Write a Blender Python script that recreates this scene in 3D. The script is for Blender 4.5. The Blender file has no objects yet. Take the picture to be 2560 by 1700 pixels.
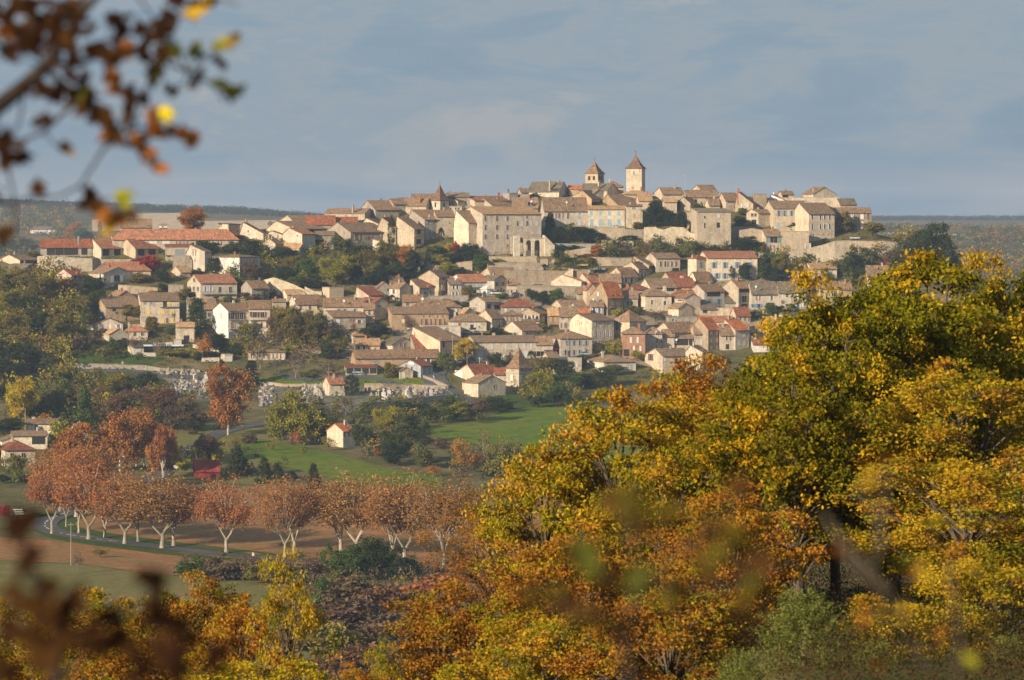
import bpy, math, random
import numpy as np
from math import sin, cos, tan, radians, pi
random.seed(7)
RNG = np.random.default_rng(11)
SC = bpy.context.scene
COL = SC.collection
F = 9500.0; HZ = 545.0; ZC = 100.0        # focal length in photo pixels, row of the horizon, eye height

# ------------------------------------------------------------ world objects
def link(name, me, mat=None, parent=None, color=None):
    o = bpy.data.objects.new(name, me)
    COL.objects.link(o)
    if mat is not None and me is not None and len(me.materials) == 0:
        me.materials.append(mat)
    if parent is not None: o.parent = parent
    if color is not None: o.color = (color[0], color[1], color[2], 1)
    return o
def empty(name, loc, rz=0.0):
    o = bpy.data.objects.new(name, None); COL.objects.link(o)
    o.location = loc; o.rotation_euler = (0, 0, rz); o.empty_display_size = .2
    return o
def tag(o, label, cat, group=None, kind=None):
    if label: o['label'] = label
    if cat: o['category'] = cat
    if group: o['group'] = group
    if kind: o['kind'] = kind
    return o
def struct(o):
    o['kind'] = 'structure'; return o
def copy_tree(o, parent=None):
    c = o.copy(); COL.objects.link(c); c.parent = parent
    for ch in list(o.children): copy_tree(ch, c)
    return c

class MB:
    """collects vertices and faces of one mesh"""
    def __init__(s): s.v = []; s.f = []
    def add(s, vs, fs):
        n = len(s.v); s.v.extend(vs); s.f.extend([tuple(i+n for i in f) for f in fs])
    def box(s, x0, y0, z0, x1, y1, z1):
        s.add([(x0,y0,z0),(x1,y0,z0),(x1,y1,z0),(x0,y1,z0),(x0,y0,z1),(x1,y0,z1),(x1,y1,z1),(x0,y1,z1)],
              [(0,3,2,1),(4,5,6,7),(0,1,5,4),(1,2,6,5),(2,3,7,6),(3,0,4,7)])
    def prism(s, sec, a0, a1, axis='x'):
        """closed section (u, z) extruded along x (u is y) or along y (u is x)"""
        n = len(sec)
        if axis == 'x':
            vs = [(a0,u,z) for u,z in sec]+[(a1,u,z) for u,z in sec]
        else:
            vs = [(u,a0,z) for u,z in sec]+[(u,a1,z) for u,z in sec]
        fs = [tuple(range(n)), tuple(range(2*n-1, n-1, -1))]
        for i in range(n):
            j = (i+1) % n; fs.append((i, i+n, j+n, j))
        s.add(vs, fs)
    def frustum(s, c0, r0, c1, r1, n=8, rot=0):
        vs = []
        for c, r in ((c0,r0),(c1,r1)):
            rx, ry = (r if isinstance(r, tuple) else (r, r))
            for k in range(n):
                a = rot+2*pi*k/n; vs.append((c[0]+rx*cos(a), c[1]+ry*sin(a), c[2]))
        fs = [tuple(range(n-1,-1,-1)), tuple(range(n, 2*n))]
        for i in range(n):
            j = (i+1) % n; fs.append((i, j, j+n, i+n))
        s.add(vs, fs)
    def tube(s, pts, rad, n=5):
        pts = [np.array(p, float) for p in pts]; base = len(s.v); m = len(pts)
        up = np.array((.13,.21,.97))
        for i, p in enumerate(pts):
            t = pts[min(i+1,m-1)]-pts[max(i-1,0)]; t = t/(np.linalg.norm(t)+1e-9)
            a = np.cross(t, up); 
            if np.linalg.norm(a) < .1: a = np.cross(t, np.array((1.,0,0)))
            a /= np.linalg.norm(a); b = np.cross(t, a)
            for k in range(n):
                q = p+rad[i]*(cos(2*pi*k/n)*a+sin(2*pi*k/n)*b); s.v.append(tuple(q))
        for i in range(m-1):
            for k in range(n):
                j = (k+1) % n
                s.f.append((base+i*n+k, base+i*n+j, base+(i+1)*n+j, base+(i+1)*n+k))
        s.f.append(tuple(base+k for k in range(n-1,-1,-1))); s.f.append(tuple(base+(m-1)*n+k for k in range(n)))
    def mesh(s, name):
        me = bpy.data.meshes.new(name); me.from_pydata(s.v, [], s.f); me.update(); return me
    def build(s, name, mat, parent=None, color=None):
        return link(name, s.mesh(name), mat, parent, color)

def quads_mesh(name, V, col=None):
    """V: (n, k, 3) array of n separate k-gons; col: (n, 3) a colour per face kept on its points"""
    n, k = V.shape[0], V.shape[1]
    me = bpy.data.meshes.new(name)
    me.vertices.add(n*k); me.vertices.foreach_set('co', V.reshape(-1).astype(np.float32))
    me.loops.add(n*k); me.loops.foreach_set('vertex_index', np.arange(n*k, dtype=np.int32))
    me.polygons.add(n); me.polygons.foreach_set('loop_start', np.arange(0, n*k, k, dtype=np.int32))
    me.polygons.foreach_set('loop_total', np.full(n, k, dtype=np.int32))
    if col is not None:
        at = me.color_attributes.new('Col', 'FLOAT_COLOR', 'POINT')
        c = np.ones((n, k, 4), np.float32); c[:, :, :3] = col[:, None, :]
        at.data.foreach_set('color', c.reshape(-1))
    me.update(calc_edges=True)
    return me

# ------------------------------------------------------------ terrain
_CP = [(-9000,1000),(-2500,900),(-600,760),(0,652),(100,640),(250,605),(400,590),(600,580),(700,570),(800,545),(900,522),(1000,506),(1300,490),
       (1600,488),(1900,492),(2050,505),(2140,545),(2200,590),(2260,602),(2350,670),(2450,720),(2600,790),(3200,900),(9000,1000)]
_CX = [p[0] for p in _CP]; _CY = [p[1] for p in _CP]
def crest_py(px): return float(np.interp(px, _CX, _CY))
def crest_D(px): return 1480+(970-crest_py(px))*.5
ND = [-60,-5,0,20,60,120,250,450,600]; NZ = [3,-1.2,-1.9,-6,-13,-25,-50,-74,-83]
MIDP = [(700,1700),(850,1510),(1000,1385),(1150,1230),(1300,1105),(1420,1010),(1480,970)]
_prof = {}
def profile(px):
    k = round(px/5.0)*5
    if k in _prof: return _prof[k]
    cp = crest_py(k); Dc = 1480+(970-cp)*.5
    D = list(ND); Z = list(NZ)
    q = float(np.clip((k-1275)/190, 0, 1))          # wooded shoulder of the near slope, on the right
    if q > 0:
        Dn = [-60,-5,0,20,60,100,140,180,250,450,600]; Rz = [3,-1.2,-1.9,-4.2,-8.2,-11.2,-12.6,-16,-34,-74,-83]
        Z = [np.interp(d, ND, NZ)*(1-q)+rz*q for d, rz in zip(Dn, Rz)]; D = Dn
    for d, y in MIDP: D.append(d); Z.append(-(y-HZ)/F*d)
    if Dc > 1500:
        for t in (.25,.5,.75,1.0):
            d = 1480+(Dc-1480)*t; y = 970+(cp-970)*t; D.append(d); Z.append(-(y-HZ)/F*d)
    zc = Z[-1]
    t = float(np.clip((k-600)/1400, 0, 1))
    u = float(np.clip((k-60)/800, 0, 1))
    L = [(2350,-60),(3000,-45),(3800,-30),(4600,-10-8*u),(5200,11-14*u),(5800,23-17*u),(7000,4-10*u),(9500,-10)]
    Rr = [(2350,-75),(3000,-49),(3600,-35),(4250,-15),(4450,-14),(5500,-40),(7500,-1.5),(9500,-8)]
    D += [max(Dc,1500)+60, max(Dc,1500)+150, max(Dc,1500)+330]; Z += [zc-.5, zc-9, min(zc-40,-62)]
    for (d0,z0),(d1,z1) in zip(L, Rr):
        D.append(d0*(1-t)+d1*t); Z.append(z0*(1-t)+z1*t)
    _prof[k] = (np.array(D, float), np.array(Z, float)); return _prof[k]
def ground(x, D):
    px = x/max(D, 300.0)*F+1280
    p = profile(px); return float(np.interp(D, p[0], p[1]))+ZC
def place(px, py, D=None):
    """the point of the ground seen at a photo pixel"""
    if D is None:
        P, Z = profile(px); k = (py-HZ)/F; g = Z+k*P; D = None
        for i in range(len(P)-1):
            if P[i+1] <= 650: continue
            a, b = g[i], g[i+1]
            if P[i] < 600: continue
            if a < 0 <= b:
                D = P[i]+(P[i+1]-P[i])*(-a)/(b-a); break
            if a >= 0 and D is None and i and P[i] < 720: D = 700.; break
        if D is None or D > 2200: D = min(crest_D(px)+(crest_py(px)-py)*1.2, crest_D(px)+110)
    x = (px-1280)/F*D
    return (x, D, ground(x, D))
def place_far(px, py):
    P, Z = profile(px); Ds = np.linspace(2350, 5700, 700); ys = HZ-np.interp(Ds, P, Z)/Ds*F
    k = int(np.argmax(ys <= py)) if ys.min() <= py else 500
    D = float(Ds[k]); x = (px-1280)/F*D; return (x, D, ground(x, D))
def at(px, py, D): return ((px-1280)/F*D, D, ZC-(py-HZ)/F*D)

# ------------------------------------------------------------ materials
def newmat(name):
    m = bpy.data.materials.new(name); m.use_nodes = True; nt = m.node_tree; nt.nodes.clear()
    out = nt.nodes.new('ShaderNodeOutputMaterial'); return m, nt, out
def N(nt, t, **kw):
    n = nt.nodes.new(t)
    for k, v in kw.items():
        if k in n.inputs: n.inputs[k].default_value = v
        else: setattr(n, k, v)
    return n
def ramp(nt, fac, stops, interp='LINEAR'):
    r = nt.nodes.new('ShaderNodeValToRGB'); r.color_ramp.interpolation = interp
    e = r.color_ramp.elements
    while len(e) < len(stops): e.new(.5)
    for i, (p, c) in enumerate(stops):
        e[i].position = p; e[i].color = (c[0], c[1], c[2], 1) if not isinstance(c, (int, float)) else (c, c, c, 1)
    nt.links.new(fac, r.inputs[0]); return r.outputs[0]
def mul(nt, a, b, typ='MULTIPLY', fac=1.0):
    m = nt.nodes.new('ShaderNodeMix'); m.data_type = 'RGBA'; m.blend_type = typ
    if isinstance(fac, float): m.inputs[0].default_value = fac
    else: nt.links.new(fac, m.inputs[0])
    for s, i in ((a, 6), (b, 7)):
        if hasattr(s, 'is_output'): nt.links.new(s, m.inputs[i])
        else: m.inputs[i].default_value = (s[0], s[1], s[2], 1)
    return m.outputs[2]
def coords(nt, kind='Object', rnd=True, scale=(1,1,1)):
    tc = nt.nodes.new('ShaderNodeTexCoord'); o = tc.outputs[kind]
    mp = nt.nodes.new('ShaderNodeMapping'); mp.inputs['Scale'].default_value = scale
    nt.links.new(o, mp.inputs['Vector'])
    if rnd:
        oi = nt.nodes.new('ShaderNodeObjectInfo'); mm = N(nt, 'ShaderNodeMath', operation='MULTIPLY'); mm.inputs[1].default_value = 311.0
        nt.links.new(oi.outputs['Random'], mm.inputs[0])
        cx = nt.nodes.new('ShaderNodeCombineXYZ'); nt.links.new(mm.outputs[0], cx.inputs[0]); nt.links.new(mm.outputs[0], cx.inputs[1])
        nt.links.new(cx.outputs[0], mp.inputs['Location'])
    return mp.outputs[0]
def noise(nt, vec, scale, detail=3, rough=.6):
    n = N(nt, 'ShaderNodeTexNoise'); n.inputs['Scale'].default_value = scale
    n.inputs['Detail'].default_value = detail; n.inputs['Roughness'].default_value = rough
    nt.links.new(vec, n.inputs['Vector']); return n.outputs['Fac']
def surface(nt, out, col, rough=.9, bump=None, spec=.2):
    b = nt.nodes.new('ShaderNodeBsdfPrincipled')
    if hasattr(col, 'is_output'): nt.links.new(col, b.inputs['Base Color'])
    else: b.inputs['Base Color'].default_value = (*col, 1)
    b.inputs['Roughness'].default_value = rough; b.inputs['Specular IOR Level'].default_value = spec
    if bump:
        bp = nt.nodes.new('ShaderNodeBump'); bp.inputs['Strength'].default_value = bump[1]; bp.inputs['Distance'].default_value = bump[2]
        nt.links.new(bump[0], bp.inputs['Height']); nt.links.new(bp.outputs[0], b.inputs['Normal'])
    nt.links.new(b.outputs[0], out.inputs[0]); return b
def m_wall():
    m, nt, out = newmat('stone_wall')
    oi = nt.nodes.new('ShaderNodeObjectInfo'); v = coords(nt)
    n1 = noise(nt, v, .28, 4, .65); n2 = noise(nt, v, 1.1, 5, .75)
    st = coords(nt, scale=(1.2,1.2,.12)); n3 = noise(nt, st, 1.3, 3, .6)
    c = mul(nt, oi.outputs['Color'], ramp(nt, n1, [(.30,(.76,.74,.72)),(.5,(.98,.97,.96)),(.70,(1.14,1.12,1.09))]))
    c = mul(nt, c, ramp(nt, n2, [(.3,(.62,.60,.57)),(.5,(.98,.98,.98)),(.7,(1.18,1.17,1.15))]))
    c = mul(nt, c, ramp(nt, n3, [(.32,(.80,.78,.76)),(.52,(1,1,1))]))
    surface(nt, out, c, .95, (n2, .5, .06), .05); return m
def m_roof():
    m, nt, out = newmat('roof_tile')
    oi = nt.nodes.new('ShaderNodeObjectInfo'); v = coords(nt)
    n1 = noise(nt, v, .45, 4, .7); n2 = noise(nt, v, 1.3, 5, .8)
    c = mul(nt, oi.outputs['Color'], ramp(nt, n1, [(.3,(.70,.76,.80)),(.5,(1,1,1)),(.7,(1.3,1.08,.92))]))
    c = mul(nt, c, ramp(nt, n2, [(.3,(.42,.42,.42)),(.5,(1,1,1)),(.7,(1.7,1.5,1.35))]))
    st = noise(nt, coords(nt, scale=(3.2,.5,.5)), 1.0, 3, .6); c = mul(nt, c, ramp(nt, st, [(.35,(.66,.66,.68)),(.5,(1,1,1)),(.66,(1.28,1.22,1.15))]))
    surface(nt, out, c, .95, (n2, .8, .08), .05); return m
def m_paint(name='paint', rough=.7, spec=.25):
    m, nt, out = newmat(name)
    oi = nt.nodes.new('ShaderNodeObjectInfo'); v = coords(nt)
    c = mul(nt, oi.outputs['Color'], ramp(nt, noise(nt, v, 3.0), [(.3,(.85,.85,.85)),(.7,(1.08,1.08,1.08))]))
    surface(nt, out, c, rough, None, spec); return m
def m_glass():
    m, nt, out = newmat('window_glass'); surface(nt, out, (.014,.014,.016), .45, None, .25); return m
def m_leaf():
    m, nt, out = newmat('foliage')
    oi = nt.nodes.new('ShaderNodeObjectInfo'); a = nt.nodes.new('ShaderNodeAttribute'); a.attribute_name = 'Col'
    c = mul(nt, oi.outputs['Color'], a.outputs['Color'])
    d = nt.nodes.new('ShaderNodeBsdfDiffuse'); t = nt.nodes.new('ShaderNodeBsdfTranslucent'); mx = nt.nodes.new('ShaderNodeMixShader')
    nt.links.new(c, d.inputs[0]); nt.links.new(c, t.inputs[0]); mx.inputs[0].default_value = .28
    nt.links.new(d.outputs[0], mx.inputs[1]); nt.links.new(t.outputs[0], mx.inputs[2]); nt.links.new(mx.outputs[0], out.inputs[0]); return m
def m_bark():
    m, nt, out = newmat('bark')
    oi = nt.nodes.new('ShaderNodeObjectInfo'); v = coords(nt)
    c = mul(nt, oi.outputs['Color'], ramp(nt, noise(nt, v, 1.6, 4, .7), [(.35,(.55,.55,.5)),(.6,(1.15,1.12,1.1))]))
    surface(nt, out, c, .9, None, .1); return m
def m_ground(name, cols, s1, s2, bump=.3):
    m, nt, out = newmat(name)
    g = nt.nodes.new('ShaderNodeNewGeometry'); mp = nt.nodes.new('ShaderNodeMapping'); nt.links.new(g.outputs['Position'], mp.inputs[0])
    v = mp.outputs[0]; k = len(cols)
    c = ramp(nt, noise(nt, v, s1, 5, .62), [(.30+.40*i/(k-1), cols[i]) for i in range(k)])
    n2 = noise(nt, v, s2, 5, .7)
    c = mul(nt, c, ramp(nt, n2, [(.3,(.62,.62,.6)),(.5,(1,1,1)),(.72,(1.35,1.3,1.25))]))
    surface(nt, out, c, .95, (n2, bump, .15), .05); return m
MW = m_wall(); MR = m_roof(); MP = m_paint(); MG = m_glass(); ML = m_leaf(); MBK = m_bark()
M_GROUND = m_ground('hillside_ground', [(.075,.080,.022),(.13,.11,.04),(.22,.165,.085)], .035, .35)
M_GREEN = m_ground('meadow', [(.085,.135,.012),(.12,.165,.016),(.17,.165,.030)], .02, .25, .15)
M_LAWN = m_ground('lawn', [(.045,.080,.013),(.06,.095,.017),(.085,.10,.025)], .03, .5, .15)
M_LEAFY = m_ground('leaf_litter', [(.42,.18,.07),(.33,.15,.06),(.24,.15,.055),(.38,.17,.065)], .07, .6, .3)
M_YARD = m_ground('street_ground', [(.10,.10,.035),(.26,.20,.13),(.32,.26,.18),(.16,.13,.06)], .09, .9, .1)
M_DRY = m_ground('rough_grass', [(.13,.15,.035),(.19,.16,.05),(.26,.17,.07)], .025, .6, .2)
M_TAN = m_ground('ploughed_field', [(.62,.43,.24),(.66,.47,.28),(.56,.39,.22)], .01, .08, .05)
M_ROAD = m_ground('asphalt', [(.085,.085,.085),(.11,.108,.105),(.13,.125,.12)], .08, 1.5, .05)
M_FARH = m_ground('far_ground', [(.09,.085,.03),(.16,.12,.05),(.26,.19,.10)], .006, .03, .1)
M_GRAVEL = m_ground('gravel', [(.16,.15,.11),(.20,.18,.13),(.11,.12,.07)], .1, 1.5, .05)
M_WHITE = m_ground('road_paint', [(.6,.6,.58),(.65,.65,.62)], .5, 2, 0)
# ------------------------------------------------------------ the land
def build_terrain():
    cols = sorted(set(list(range(-9000,-1000,400))+list(range(-1000,3600,20))+list(range(3600,9400,400))))
    rows = [-60,-30,-10,-5,0,5,10,15,20,30,40,60,80,100,120,160,200,250,300,350,400,450,500,550,600,650]+list(range(700,1000,20))+list(range(1000,1850,10))+\
           [1875,1900,1950,2000,2050,2100,2200,2350,2500,2700,3000,3200,3400,3600,3800,4000,4200,4250,4400,4450,4600,4800,5000,5200,5400,5500,5800,6200,7000,7500,8200,9300]
    V = []; nc = len(cols)
    for D in rows:
        for c in cols:
            x = (c-1280)/F*max(D, 300.0); z = ground(x, D)
            if 650 < D < 4500: z += .5*sin(x*.043+D*.021)*sin(D*.05-x*.017)*(0 if D < 1500 else 1)
            V.append((x, D, z))
    me = bpy.data.meshes.new('ground'); fs = []; nr = len(rows)
    split = rows.index(1950)
    def grid(name, r0, r1, mat):
        vs = V[r0*nc:(r1+1)*nc]; ff = []
        for r in range(r1-r0):
            for c in range(nc-1):
                a = r*nc+c; ff.append((a, a+1, a+nc+1, a+nc))
        m = bpy.data.meshes.new(name); m.from_pydata(vs, [], ff); m.update()
        for p in m.polygons: p.use_smooth = True
        return struct(link(name, m, mat))
    grid('ground', 0, split, M_GROUND)
    grid('far_hills', split, nr-1, M_FARH)
build_terrain()

def cv(tile, pts):
    ox, oy, s = tile; return [(ox+x/s, oy+y/s) for x, y in pts]
TL = (600,880,2.8); TM = (0,640,3.408); TK = (0,1000,3.373)
TA=(0,500,4.722); TB=(480,460,4.722); TC=(900,440,4.722); TD=(1300,370,4.722); TE=(1700,440,4.722)
TF=(180,700,4.722); TG=(640,650,4.722); TH=(1060,640,4.722); TI=(1480,600,4.722); TJ=(1640,680,3.935); T0=(0,0,1.0)
TILES = dict(A=TA,B=TB,C=TC,D=TD,E=TE,F=TF,G=TG,H=TH,I=TI,J=TJ,K=TK,L=TL,M=TM,Z=T0)

def sheet(name, top, bot, mat, lift=.12, step=8, ny=14, far=None, kind='structure'):
    """a field draped on the land between an upper and a lower edge"""
    x0 = max(top[0][0], bot[0][0]); x1 = min(top[-1][0], bot[-1][0]); n = max(2, int((x1-x0)/step))
    V = []; 
    for i in range(n+1):
        px = x0+(x1-x0)*i/n
        yt = np.interp(px, [p[0] for p in top], [p[1] for p in top]); yb = np.interp(px, [p[0] for p in bot], [p[1] for p in bot])
        if far is None: Dt = place(px, yt)[1]; Db = place(px, yb)[1]
        else:
            P, Z = profile(px); Ds = np.linspace(far[0], far[1], 400); Zs = np.interp(Ds, P, Z)*1.0; ys = HZ-Zs/Ds*F
            k = np.argmax(ys <= yb); Db = Ds[k]; k2 = np.argmax(ys <= yt); Dt = Ds[k2] if ys.min() <= yt else far[1]
        for j in range(ny+1):
            D = Db+(Dt-Db)*j/ny; x = (px-1280)/F*D; V.append((x, D, ground(x, D)+lift))
    fs = []
    for i in range(n):
        for j in range(ny):
            a = i*(ny+1)+j; fs.append((a, a+ny+1, a+ny+2, a+1))
    me = bpy.data.meshes.new(name); me.from_pydata(V, [], fs); me.update()
    for p in me.polygons: p.use_smooth = True
    return struct(link(name, me, mat))
def ribbon(name, pts, width, mat, lift=.25, dash=None, ground_fn=None):
    P = [np.array(place(*p)[:2]) for p in pts]
    Q = []
    for i in range(len(P)-1):
        n = max(2, int(np.linalg.norm(P[i+1]-P[i])/2.0))
        p0 = P[max(i-1,0)]; p1 = P[i]; p2 = P[i+1]; p3 = P[min(i+2,len(P)-1)]
        for k in range(n):
            t = k/n; Q.append(.5*((2*p1)+(-p0+p2)*t+(2*p0-5*p1+4*p2-p3)*t*t+(-p0+3*p1-3*p2+p3)*t**3))
    Q.append(P[-1]); mb = MB(); L = 0
    for i in range(len(Q)-1):
        a, b = Q[i], Q[i+1]; t0 = Q[min(i+1,len(Q)-1)]-Q[max(i-1,0)]; t1 = Q[min(i+2,len(Q)-1)]-Q[i]
        n0 = np.array((-t0[1], t0[0]))/np.linalg.norm(t0)*width/2; n1 = np.array((-t1[1], t1[0]))/np.linalg.norm(t1)*width/2
        L += np.linalg.norm(b-a)
        if dash and (L % dash[0]) > dash[1]: continue
        c = [a-n0, b-n1, b+n1, a+n0]
        mb.add([(p[0], p[1], ground(p[0], p[1])+lift) for p in c], [(0,1,2,3)])
    return struct(mb.build(name, mat))
sheet('meadow', cv(TL,[(0,590),(200,620),(560,690),(760,740),(1000,810),(1300,860),(1420,880)]),
      cv(TL,[(0,770),(100,745),(300,800),(560,870),(800,940),(1100,990),(1420,960)]), M_GREEN)
sheet('meadow', cv(TL,[(1200,520),(1500,505),(1700,480),(1900,410),(2100,370),(2352,400),(2900,430)]),
      cv(TL,[(1200,540),(1450,620),(1700,700),(2000,830),(2352,930),(2900,950)]), M_GREEN)
sheet('meadow', cv(TL,[(1690,330),(1850,300),(2050,300),(2200,330)]), cv(TL,[(1690,400),(1800,440),(1900,400),(2200,372)]), M_LAWN, lift=.2)
sheet('lawn', cv(TM,[(385,775),(700,800),(1000,835),(1300,858),(1704,890),(2000,930)]), cv(TM,[(385,905),(600,912),(1000,912),(1300,952),(1704,985),(2000,1010)]), M_LAWN)
sheet('lawn', cv(TM,[(540,972),(900,975),(1260,1000),(1900,1045)]), cv(TM,[(540,1080),(700,1095),(1260,1062),(1900,1060)]), M_LAWN)
sheet('lawn', cv(TG,[(-20,1270),(200,1300),(560,1405),(860,1380)]), cv(TG,[(-20,1400),(200,1440),(560,1480),(860,1500)]), M_GREEN, lift=.1)
sheet('lawn', cv(TG,[(1180,1390),(1500,1360),(1900,1395),(2080,1440)]), cv(TG,[(1180,1455),(1500,1475),(1900,1475),(2080,1480)]), M_GREEN, lift=.1)
sheet('lawn', cv(TK,[(1400,300),(1800,215),(2200,240),(2361,250)]), cv(TK,[(1400,690),(1800,700),(2200,720),(2361,740)]), M_DRY, lift=.08)
sheet('leaf_strewn_field', [(150,1262),(400,1225),(700,1215),(1000,1225),(1250,1240),(1560,1265)], [(150,1305),(250,1335),(420,1362),(600,1385),(900,1412),(1560,1440)], M_LEAFY, ny=20)
sheet('leaf_strewn_field', [(-60,1340),(130,1352),(400,1378),(740,1402),(1000,1416)], [(-60,1400),(200,1410),(400,1437),(740,1455),(1000,1425)], M_LEAFY, ny=20)
sheet('rough_grass', [(-60,1402),(200,1411),(400,1438),(740,1456),(900,1470)], [(-60,1690),(200,1690),(400,1690),(740,1690),(900,1690)], M_DRY, ny=24)
sheet('gravel_yard', cv(TL,[(130,215),(560,235),(800,240),(1100,225),(1440,240)]), cv(TL,[(130,380),(560,395),(800,375),(1100,335),(1440,300)]), M_GRAVEL)
sheet('gravel_yard', cv(TF,[(900,1060),(1100,1085),(1400,1120),(1700,1120),(1800,1150)]), cv(TF,[(900,1075),(1100,1180),(1400,1420),(1700,1450),(1800,1460)]), M_GRAVEL, lift=.16)
sheet('ploughed_field', [(230,552),(330,536),(470,534),(500,555),(720,552),(900,560)], [(230,582),(330,578),(470,580),(500,600),(720,600),(900,600)], M_TAN, lift=1.2, far=(2500,5300))
sheet('ploughed_field', [(2150,585),(2300,583),(2420,590)], [(2150,589),(2300,592),(2420,591)], M_TAN, lift=1.2, far=(2500,5300))
sheet('town_ground', [(600,700),(760,720),(900,700),(1050,705),(1200,690),(1400,690),(1500,640),(1700,660),(2060,690)], [(600,840),(760,880),(900,900),(1050,905),(1200,905),(1400,890),(1500,905),(1700,925),(2060,930)], M_YARD, lift=.06, ny=20)
ribbon('verge', [(175,1288),(125,1308),(112,1322),(135,1338),(190,1352),(300,1368),(450,1387),(600,1402),(760,1415),(1000,1434),(1400,1452)], 6, M_LAWN, lift=.16)
ribbon('verge', [(250,1272),(190,1292),(160,1310),(190,1325),(300,1343),(450,1362),(600,1380),(760,1393)], 6, M_LAWN, lift=.16)
ribbon('road', [(700,1050),(655,1060),(580,1075),(530,1092),(480,1125),(430,1165),(380,1200),(300,1240),(230,1262),(175,1280),(125,1300),(112,1316),(135,1330),(190,1342),(300,1357),(450,1375),(600,1391),(760,1404),(1000,1422),(1400,1440)], 7, M_ROAD)
ribbon('road', cv(TH,[(900,1225),(620,1215),(420,1235),(250,1275),(140,1350),(110,1420),(150,1500),(240,1580),(400,1680),(560,1760)]), 9.5, M_ROAD, lift=.3)
ribbon('road_marking', cv(TH,[(420,1235),(250,1275),(140,1350),(110,1420),(150,1500),(240,1580),(400,1680)]), .35, M_WHITE, lift=.36, dash=(5,3))
ribbon('road_marking', [(175,1280),(125,1300),(112,1316),(135,1330),(190,1342),(300,1357)], .4, M_WHITE, lift=.3, dash=(6,3.5))
ribbon('road', cv(TH,[(1300,1215),(1500,1212),(1800,1215),(2100,1200),(2400,1200)]), 8, M_ROAD, lift=.3)
ribbon('path', cv(TG,[(-60,1265),(60,1280),(350,1370),(600,1420),(900,1400),(1300,1385),(1550,1440),(1700,1475)]), 4, M_ROAD)
ribbon('path', cv(TM,[(160,1130),(260,1040),(420,975),(700,968),(1100,985),(1400,1025),(1704,1040),(2100,1075)]), 4.5, M_ROAD)
ribbon('path', cv(TL,[(500,440),(800,430),(1100,400),(1500,330)]), 4, M_ROAD)
# ------------------------------------------------------------ houses
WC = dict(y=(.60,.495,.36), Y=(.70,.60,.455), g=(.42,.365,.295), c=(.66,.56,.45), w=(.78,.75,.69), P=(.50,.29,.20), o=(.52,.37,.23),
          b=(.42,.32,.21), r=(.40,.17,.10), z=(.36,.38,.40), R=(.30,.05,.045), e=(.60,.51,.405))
RC = dict(b=(.255,.175,.110), r=(.26,.10,.055), o=(.37,.17,.095), O=(.50,.17,.065), t=(.44,.28,.15), g=(.165,.138,.10), m=(.265,.17,.10), w=(.7,.68,.62), R=(.27,.05,.045), k=(.20,.125,.085), y=(.25,.21,.14))
SH = dict(u=(.20,.34,.50), c=(.27,.44,.56), w=(.66,.67,.68), s=(.55,.57,.58), n=(.16,.075,.05), g=(.17,.28,.25), y=(.78,.56,.16), D=(.20,.10,.06), v=(.10,.28,.52), G=(.24,.26,.28), q=(.50,.30,.15), W=(.72,.70,.64))
_fc = {}
def framemesh(w, h, t, p, name):
    """a surround of bar width t standing p proud of the wall, centred, facing -y"""
    k = (round(w,2), round(h,2), name)
    if k in _fc: return _fc[k]
    mb = MB(); a, b = w/2, h/2
    mb.box(-a-t,-p,-b-t, a+t,.0,-b); mb.box(-a-t,-p,b, a+t,.0,b+t); mb.box(-a-t,-p,-b,-a,0,b); mb.box(a,-p,-b,a+t,0,b)
    _fc[k] = mb.mesh(name); return _fc[k]
def panelmesh(w, h, p0, p1, name, arch=False, slats=False):
    k = (round(w,2), round(h,2), name, arch)
    if k in _fc: return _fc[k]
    mb = MB()
    if arch:
        sec = [(-w/2,-h/2),(w/2,-h/2),(w/2,h/2-w/2)]+[(w/2*cos(t*pi/8), h/2-w/2+w/2*sin(t*pi/8)) for t in range(1,8)]+[(-w/2,h/2-w/2)]
        mb.prism(sec, -p1, -p0, 'y')
    else: mb.box(-w/2,-p1,-h/2, w/2,-p0,h/2)
    _fc[k] = mb.mesh(name); return _fc[k]
def window(root, x, y, z, rz, w, h, st, wallcol):
    frame_col = tuple(min(.8, c*1.12) for c in wallcol)  # door and window surrounds slightly paler than the wall
    arch = 'a' in st; st = st.replace('a', '')
    def put(name, me, mat, par, col, loc=(0,0,0)):
        o = link(name, me, mat, par, col); o.location = loc; return o
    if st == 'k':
        f = put('opening', panelmesh(w, h, .0, .05, 'opening', arch), MP, root, (.035,.03,.027), (x,y,z)); f.rotation_euler = (0,0,rz); return f  # flat dark panel, painted as the shade inside an opening
    if st == 'D' or (st in 'qWG' and h > 1.9):
        f = put('door', framemesh(w, h, .13, .09, 'door'), MW, root, frame_col, (x,y,z)); f.rotation_euler = (0,0,rz)
        put('door_leaf', panelmesh(w, h, .0, .05, 'leaf'), MP, f, SH[st]); return f
    f = put('window', framemesh(w, h, .14, .10, 'window'), MW, root, frame_col, (x,y,z)); f.rotation_euler = (0,0,rz)
    if st in 'dugwv' or st == 'n' and w > 1.4:
        put('pane', panelmesh(w, h, .0, .03, 'pane', arch), MG, f, (0,0,0))
        if w > .7:
            put('glazing_bar', panelmesh(.07, h, .03, .06, 'bar'), MP, f, (.6,.58,.54))
    if st in 'ugwvn' and w > .5 and st != 'd':
        for sx in (-1, 1):
            put('shutter', panelmesh(w*.5, h, .03, .09, 'shut'), MP, f, SH[st], (sx*(w*.75+.16), 0, 0))
    elif st in 'csnyqWG':
        for sx in (-1, 1):
            put('shutter', panelmesh(w*.49, h*.99, .0, .06, 'shutc'), MP, f, SH[st], (sx*w*.25, 0, 0))
    return f

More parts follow.
